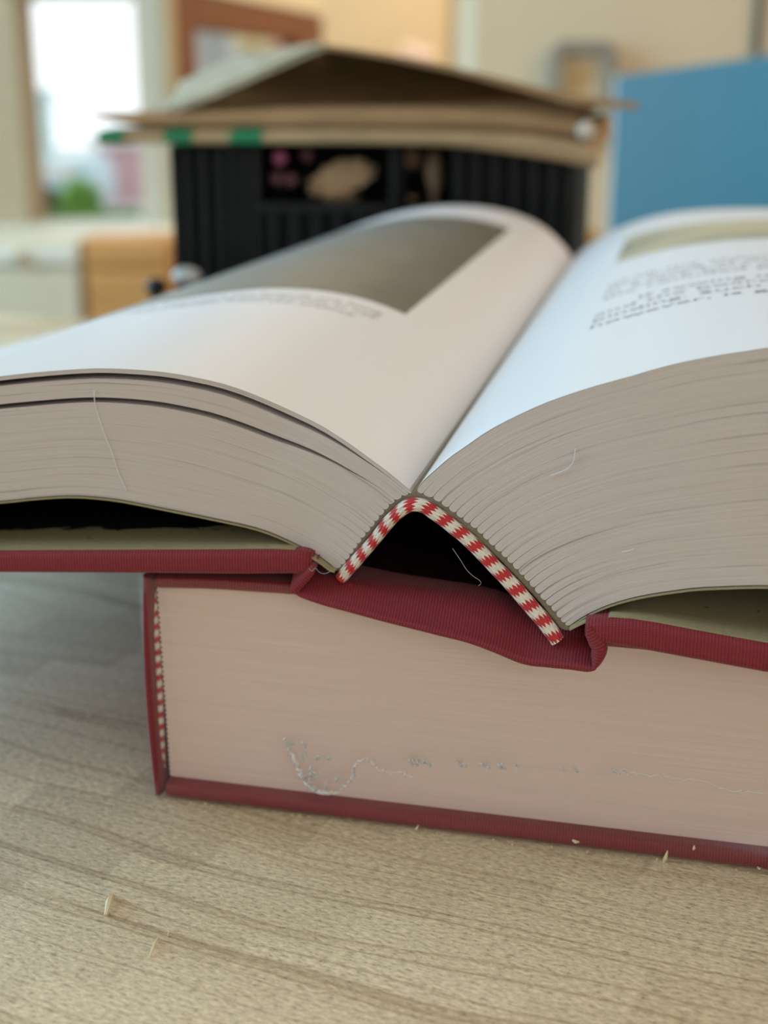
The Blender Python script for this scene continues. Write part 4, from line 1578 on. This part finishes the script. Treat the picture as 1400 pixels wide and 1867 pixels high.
# ---- loose threads and a scratch on the edge
for pts in ([(825, 1000), (840, 1022), (850, 1038), (862, 1050), (874, 1058), (877, 1064), (872, 1068)], [(563, 1037), (569, 1041), (575, 1036), (582, 1043), (590, 1046), (598, 1044), (604, 1040)]):
    mb = MB()
    q_, _ = catmull([FP(x, y, -0.0008) for x, y in pts], 30)
    mb.tube(q_, 0.00004, 5)
    mb.build('loose_thread', M['thread'], opn, smooth=True)
for pts in ([(172, 712), (173, 735), (180, 760), (192, 795), (204, 825), (216, 862), (232, 897)], [(1004, 867), (1030, 857), (1043, 845), (1048, 826), (1048, 818)], [(553, 836), (552, 831), (560, 830), (571, 832), (574, 837), (566, 843)], [(1133, 1006), (1145, 1004), (1154, 1001)]):
    mb = MB()
    q_, _ = catmull([FP(x, y, REC - 0.00006) for x, y in pts], 26)
    mb.tube(q_, 0.000085, 5)
    mb.build('paper_fibre', M['page'], opn, smooth=True)

# ================================================================ crate with cardboard on it
M['black'] = plain('black_crate_plastic', (0.004, 0.0055, 0.008), 0.5, 0.2, 60.0, spec=0.2)
CA = radians(12.0)
KU = np.array([cos(CA), -sin(CA), 0]); KV = np.array([sin(CA), cos(CA), 0])
ca = at(316, 300, 0.59); ca[2] = 0.0
# right end: where the view ray of column 1050 meets the front line
d = ray(1052, 340)
k_ = np.linalg.solve(np.array([[d[0], -KU[0]], [d[1], -KU[1]]]), ca[:2])
CWD = k_[1]
CHT = at(316, 258, 0.59)[2]
CDP = 0.075


def KP(u, v, z):
    return ca + KU * u + KV * v + np.array([0, 0, z])


crate = root('plastic_crate', 'small black slatted plastic crate carrying flat cardboard mailers', 'crate', KP(CWD / 2, CDP / 2, 0.0))


def kbox(u0, u1, v0, v1, z0, z1, name, mat, bevel=0.0008, parent=None):
    mb = MB(); mb.box(KP(u0, v0, z0), KU * (u1 - u0), KV * (v1 - v0), (0, 0, z1 - z0))
    return mb.build(name, mat, parent or crate, bevel=bevel)


def ku(px):
    d = ray(px, 300)
    return np.linalg.solve(np.array([[d[0], -KU[0]], [d[1], -KU[1]]]), ca[:2])[1]


th = 0.003
kbox(0, CWD, 0, CDP, 0.0006, 0.004, 'base', M['black'])
h0, h1, h2, h3 = ku(478), ku(712), ku(738), ku(822)
zh0 = at(600, 372, 0.567)[2]; zh1 = CHT - 0.001
kbox(0, CWD, 0, th, 0.004, zh0, 'front_wall', M['black'])
kbox(0, h0, 0, th, zh0, CHT, 'front_wall', M['black'])
kbox(h1, h2, 0, th, zh0, CHT, 'front_wall', M['black'])
kbox(h3, CWD, 0, th, zh0, CHT, 'front_wall', M['black'])
kbox(0, CWD, CDP - th, CDP, 0.004, CHT, 'back_wall', M['black'])
kbox(0, th, th, CDP - th, 0.004, CHT, 'side_wall', M['black'])
kbox(CWD - th, CWD, th, CDP - th, 0.004, CHT, 'side_wall', M['black'])
M['black_rib'] = plain('worn_black_crate_plastic', (0.008, 0.0095, 0.012), 0.4, 0.2, 60.0, spec=0.3)
for px in (322, 345, 375, 405, 428, 450, 470, 720, 838, 870, 905, 940, 975, 1010, 1040):
    u = ku(px)
    kbox(max(0, u - 0.0016), min(CWD, u + 0.0016), -0.004, 0.0, 0.006, CHT - 0.0015, 'rib', M['black_rib'], 0.0005)
for px in (500, 540, 580, 620, 660, 700, 760, 800):
    u = ku(px)
    kbox(u - 0.0016, u + 0.0016, -0.004, 0.0, 0.006, zh0 - 0.002, 'rib', M['black_rib'], 0.0005)
kbox(h0, h1, -0.005, 0.001, zh0 - 0.004, zh0, 'handle_lip', M['black_rib'], 0.0006)
# latch foot at the left corner
mb = MB(); mb.tube([KP(-0.013, 0.002, 0.0052), KP(0.001, 0.002, 0.0052)], 0.0045, 10); mb.build('latch', M['black_rib'], crate)

# small things at the crate's left foot
c = at(285, 523, 0.56)
mb = MB()
mb.ball(c, 0.0042, 10, (1.1, 1.0, 0.9))
kn = root('black_stopper', 'little black stopper standing on the table left of the crate', 'stopper', (c[0], c[1], 0.0))
mb.build('head', M['black_rib'], kn, smooth=True)
mb = MB(); mb.tube([(c[0], c[1], 0.0), (c[0], c[1], c[2])], [0.005, 0.0022], 12); mb.build('stem', M['black'], kn)
c = at(340, 503, 0.55)
gp = root('grey_cap', 'pale grey rounded cap on a peg in front of the crate corner', 'peg', (c[0], c[1], 0.0))
mb = MB(); mb.ball(c, 0.0048, 10, (1.2, 1.0, 0.75)); mb.build('cap', plain('pale_grey_plastic', (0.42, 0.44, 0.43), 0.35), gp, smooth=True)
mb = MB(); mb.tube([(c[0], c[1], 0.0), (c[0], c[1], c[2])], [0.0055, 0.003], 12); mb.build('stem', M['black'], gp)

# things inside the crate, seen through the hand holes
M['pink_bead'] = plain('pink_plastic', (0.75, 0.20, 0.33), 0.35)
M['mauve_bead'] = plain('dull_mauve_plastic', (0.22, 0.09, 0.11), 0.35)
M['tan_paper'] = plain('crumpled_tan_paper', (0.66, 0.48, 0.30), 0.8, 0.15, 300.0)


def inside(px, py, v):
    d = ray(px, py)
    o = KP(0, v, 0)
    t = (KV @ (o - C0)) / (KV @ d)
    return C0 + d * t


for i, (px, py, r, mt, lab) in enumerate(((510, 288, 0.0030, 'pink_bead', 'bright pink round bead inside the crate, topmost of three'), (505, 326, 0.0030, 'mauve_bead', 'dull mauve bead inside the crate, left one of the lower pair'), (530, 328, 0.0030, 'mauve_bead', 'dull mauve bead inside the crate beside the crumpled tan paper'),
                                          (560, 283, 0.0025, 'mauve_bead', 'dark red bead inside the crate right of the bright pink bead'))):
    c = inside(px, py, 0.010)
    zb_ = inside(620, 364, 0.014)[2]
    rt = root('bead', lab, 'bead', (c[0], c[1], zb_))
    mb = MB(); mb.ball(c, r, 10); mb.build('head', M[mt], rt, smooth=True)
    mb = MB(); mb.tube([(c[0], c[1], zb_ - 0.0004), c - np.array([0, 0, r * 0.8])], 0.0006, 6); mb.build('stalk', M['black'], rt)


def crumple(px, py, v, sx, sz, name, label, mat, seed, tilt=0.0):
    c = inside(px, py, v)
    r2 = np.random.RandomState(seed)
    rt = root(name, label, 'paper', (c[0], c[1], 0.006))
    m_ = MB()
    n, m2 = 16, 12
    off = r2.normal(size=(n + 1, m2 + 1)) * 0.12
    P = []
    for i in range(n + 1):
        row = []
        for j in range(m2):
            th_, ph_ = pi * i / n, 2 * pi * j / m2
            q_ = 1 + off[i, j]
            x_ = sx * q_ * sin(th_) * cos(ph_); y_ = 0.006 * q_ * sin(th_) * sin(ph_); z_ = sz * q_ * cos(th_)
            row.append(c + KU * (x_ * cos(tilt) - z_ * sin(tilt)) + KV * y_ + np.array([0, 0, x_ * sin(tilt) + z_ * cos(tilt)]))
        P.append(row + row[:1])
    m_.grid(P)
    m_.build('crumpled_sheet', mat, rt)
    m_ = MB()
    zb_ = inside(620, 364, 0.014)[2]
    m_.tube([np.array([c[0], c[1], zb_]), np.array([c[0], c[1], zb_ + 0.002])], [sx * 0.45, sx * 0.6], 9); m_.build('lower_fold', mat, rt)


crumple(618, 326, 0.016, 0.0155, 0.0060, 'paper_wad', 'crumpled tan paper wad filling the crate hand hole', M['tan_paper'], 3, radians(18))
crumple(752, 290, 0.014, 0.0034, 0.0038, 'paper_twist', 'small brown paper twist in the narrow right hand hole, left one', plain('brown_paper', (0.32, 0.19, 0.12), 0.8), 5)
crumple(792, 318, 0.014, 0.0034, 0.0085, 'paper_twist', 'taller tan paper twist at the right end of the narrow hand hole', plain('dull_tan_paper', (0.36, 0.25, 0.16), 0.8), 6)


zpad = inside(620, 364, 0.014)[2] - 0.001
pad = root('black_foam_block', 'dark block inside the crate carrying the beads and paper wads', 'padding', KP(CWD / 2, 0.04, 0.004))
mb = MB(); mb.box(KP(0.004, 0.0045, 0.0042), KU * (CWD - 0.008), KV * 0.055, (0, 0, zpad - 0.0042)); mb.build('block', M['black'], pad, bevel=0.001)
mb = MB(); mb.box(KP(0.004, 0.0045, zpad), KU * (CWD - 0.008), KV * 0.055, (0, 0, 0.0006)); mb.build('cover_sheet', M['black_rib'], pad)

# ---- cardboard mailers
def mat_card(name, col):
    m, nt, b = new_mat(name)
    mp = mapping(nt, 'Object', (60, 60, 500))
    nz = N(nt, 'ShaderNodeTexNoise', in_Scale=1.0, in_Detail=4.0); L(nt, mp, 0, nz, 'Vector')
    r = ramp(nt, [(0.3, tuple(c * 0.8 for c in col)), (0.7, tuple(c * 1.12 for c in col))]); L(nt, nz, 0, r, 0)
    L(nt, r, 0, b, 'Base Color'); b.inputs['Roughness'].default_value = 0.8; b.inputs['Specular IOR Level'].default_value = 0.15
    return m


M['card'] = mat_card('brown_cardboard', (0.38, 0.24, 0.125))
M['card_edge'] = mat_card('pale_cardboard_edge', (0.46, 0.33, 0.19))
M['card_top'] = mat_card('greyish_cardboard_face', (0.44, 0.38, 0.27))
M['tape'] = plain('green_tape', (0.02, 0.22, 0.10), 0.4, 0.1)


def kpx(px, py, v):
    """point of the crate-aligned plane v seen at a pixel, as (u, z)"""
    p_ = inside(px, py, v)
    q_ = p_ - ca
    return q_ @ KU, p_[2]


def mailer(name, top, bot, vf, vb, mat, parent, n=40, base=0.0):
    """flat bag seen edge-on: top/bot px lines of its front edge at plane vf"""
    T_ = np.array([kpx(x, y, vf) for x, y in top]); B_ = np.array([kpx(x, y, vf) for x, y in bot])
    T_, _ = catmull(T_, n); B_, _ = catmull(B_, n)
    rows, uv = [], []
    for i in range(n):
        u = (T_[i, 0] + B_[i, 0]) / 2; zt2, zb2 = T_[i, 1], B_[i, 1]
        zm, hh = (zt2 + zb2) / 2, (zt2 - zb2) / 2
        bs = np.interp(i / (n - 1), [0, 0.7, 1.0], base) if hasattr(base, '__len__') else base
        up = max(0.0, bs - (zm - hh))
        vm = [q_ for q_ in (-0.006, -0.012) if vf + 0.005 < q_ < vb]
        loop = [(vb, zm + hh)] + [(q_, zm + hh) for q_ in vm] + [(vf + 0.004 * (1 - sin(a)), zm + hh * cos(a)) for a in np.linspace(0, pi, 9)] + [(q_, zm - hh) for q_ in reversed(vm)] + [(vb, zm - hh), (vb, zm + hh)]
        rows.append([KP(T_[i, 0] if z > zm else B_[i, 0], v, z + up * sstep((v + 0.018) / 0.012)) for v, z in loop])
        uv.append([(u, v) for v, z in loop])
    mb = MB(); mb.grid(rows, uv); mb.poly(rows[0]); mb.poly(rows[-1])
    return mb.build(name, mat, parent, smooth=False)


VF = -0.022
m1 = root('cardboard_mailer', 'lower brown cardboard mailer with green tape lying on the black crate', 'mailer', KP(CWD / 2, 0.04, CHT))
mailer('sleeve', [(178, 238), (330, 236), (500, 235), (700, 235), (850, 237), (960, 243), (1040, 254), (1086, 266)],
       [(178, 261), (330, 263), (500, 263), (700, 264), (820, 268), (920, 280), (1020, 296), (1086, 310)], VF, 0.085, M['card_edge'], m1, base=CHT + 0.0006)
for pa_, pb_ in ((178, 222), (298, 348), (418, 476)):
    mailer('green_tape', [(pa_, 237.5), ((pa_ + pb_) / 2, 235), (pb_, 234.5)], [(pa_, 262.5), ((pa_ + pb_) / 2, 264), (pb_, 264)], VF - 0.0006, VF + 0.02, M['tape'], m1, n=6)
m2 = root('cardboard_mailer', 'upper brown cardboard mailer directly beneath the tented flap', 'mailer', KP(CWD / 2, 0.04, CHT + 0.008))
mailer('sleeve', [(165, 207), (260, 205), (400, 200), (600, 196), (760, 196), (880, 200), (980, 210), (1052, 222)],
       [(165, 213), (230, 228), (330, 233), (500, 233), (700, 233), (850, 235), (960, 241), (1052, 250)], VF, 0.085, M['card'], m2, base=(CHT + 0.0074, CHT + 0.0078, CHT + 0.0112))
# rolled pale corner at the right end
mb = MB(); mb.tube([inside(1068, 238, VF - 0.001), inside(1069, 238, VF + 0.010)], [0.0036, 0.0036], 14); mb.build('rolled_corner', plain('pale_inner_paper', (0.62, 0.55, 0.46), 0.6), m2, smooth=True)

# ---- the tented flap on top
flap = root('cardboard_flap', 'creased brown cardboard sheet tented on top of the mailers', 'cardboard', KP(CWD / 2, 0.04, CHT + 0.016))


def sheet_px(name, quad, mat, thick=0.0012):
    """bent sheet through rows of (px, py, v) points"""
    rows = [[inside(x, y, v) for x, y, v in r] for r in quad]
    mb = MB()
    mb.grid(rows)
    tk = thick if hasattr(thick, '__len__') else [thick] * len(rows)
    low_ = [[p_ - np.array([0, 0, tk[i_]]) for p_ in r] for i_, r in enumerate(rows)]
    mb.grid(low_)
    def rim(a, b2):
        mb.grid([a, b2])
    rim(rows[0], low_[0]); rim(rows[-1], low_[-1])
    rim([r[0] for r in rows], [r[0] for r in low_]); rim([r[-1] for r in rows], [r[-1] for r in low_])
    return mb.build(name, mat, flap)


# right slope: front edge from the crease down to the far right tip
sheet_px('right_slope', [[(588, 80, VF), (594, 92, 0.10)], [(700, 96, VF), (702, 104, 0.10)], [(820, 120, VF), (815, 125, 0.10)], [(930, 146, VF), (920, 148, 0.10)], [(1040, 172, VF), (1020, 172, 0.10)], [(1164, 187, VF), (1120, 186, 0.10)]], M['card'], [0.0016, 0.0018, 0.002, 0.0025, 0.0035, 0.0025])
# left slope: two creased layers rising from the left edge to the crease
sheet_px('left_slope', [[(318, 200, VF), (324, 152, 0.085)], [(400, 168, VF), (384, 122, 0.085)], [(490, 128, VF), (450, 96, 0.085)], [(590, 84, VF), (586, 77, 0.085)]], M['card_top'], 0.0012)
sheet_px('inner_layer', [[(290, 203, VF + 0.004), (312, 176, 0.06)], [(390, 164, VF + 0.004), (380, 142, 0.06)], [(480, 124, VF + 0.004), (460, 112, 0.06)], [(580, 80, VF + 0.004), (578, 76, 0.06)]], M['card_top'], 0.0010)
# back of the pocket
sheet_px('back_fold', [[(300, 192, 0.085), (300, 194, 0.09)], [(420, 150, 0.085), (420, 190, 0.09)], [(590, 90, 0.085), (590, 188, 0.09)], [(800, 128, 0.085), (800, 186, 0.09)], [(1040, 180, 0.085), (1040, 184, 0.09)]], M['card'], 0.0008)

# ================================================================ splinters and crumbs on the table
def splinter(name, a, b2, r, label, lift=0.0006, tip=None, group=None):
    pa_ = onz(*a, 0.0); pb_ = onz(*b2, 0.0)
    if tip is not None:
        pb_ = tip
    mid = (pa_ + pb_) / 2 + np.array([0.0001, 0.0, lift])
    q_, _ = catmull([pa_ + np.array([0, 0, r * 0.4]), mid, pb_ + np.array([0, 0, r * 0.4])], 9)
    mb = MB()
    mb.tube(q_, [r * (0.35 + 0.65 * sin(pi * min(0.92, max(0.08, k / 8)))) for k in range(9)], 6)
    o = mb.build(name, M['splinter'])
    tag(o, label, 'splinter', group)
    return o


splinter('wood_splinter', (193, 1671), (206, 1634), 0.00055, 'thick pale wood splinter on the table left of the books', 0.0010)
splinter('wood_splinter', (272, 1748), (288, 1711), 0.00022, 'thin pale splinter lying nearer the table front than the thick one', 0.0006)
splinter('wood_splinter', (305, 1708), (310, 1698), 0.00010, 'tiny pale splinter just behind the thin one on the table')
# chips clinging to the lower book's back board
def chip(px, py, dx, dy, r, label):
    a = LPX(px, py, -0.0004)[2]; b2 = LPX(px + dx, py + dy, -0.0009)[2]
    mb = MB(); mb.tube([a, (a + b2) / 2 - BV * 0.0003, b2], [r * 0.6, r, r * 0.25], 6)
    tag(mb.build('wood_chip', M['splinter']), label, 'wood chip')


chip(1209, 1575, 8, -24, 0.00036, 'largest pale wood chip stuck upright on the closed book\'s lower cover edge')
chip(1044, 1532, 12, 3, 0.00030, 'rounded pale wood chip on the closed book\'s lower cover edge, under the hinge fold')
chip(1264, 1549, 2, -8, 0.00022, 'small pale wood chip just right of the largest chip')
chip(1381, 1581, 6, 2, 0.00020, 'small pale wood chip at the far right of the lower cover edge')
chip(757, 1514, 6, -10, 0.00020, 'small pale wood chip on the lower cover edge below the film seam')
# sawdust along the foot of the closed book
mb = MB()
for i in range(70):
    t = rs.rand()
    p_ = LP(0.004 + 0.10 * t, -0.0004 - 0.0012 * rs.rand() ** 2, 0.0002)
    mb.ball(p_, 0.00008 + 0.00014 * rs.rand() ** 3, 3)
for i in range(110):
    p_ = onz(rs.rand() * 1400, 1560 + rs.rand() * 300, 0.00012)
    q_ = (p_ - P0) @ BV
    if q_ < -0.002:
        t = rs.rand() * 6.28
        e_ = np.array([cos(t), sin(t), 0]) * (0.0002 + 0.0005 * rs.rand())
        mb.tube([p_, p_ + e_ * 0.5 + np.array([0, 0, 0.00015]), p_ + e_], 0.00004 + 0.00004 * rs.rand(), 4)
tag(mb.build('sawdust', M['splinter']), 'fine sawdust and fibres scattered on the table before the books', 'sawdust', kind='stuff')
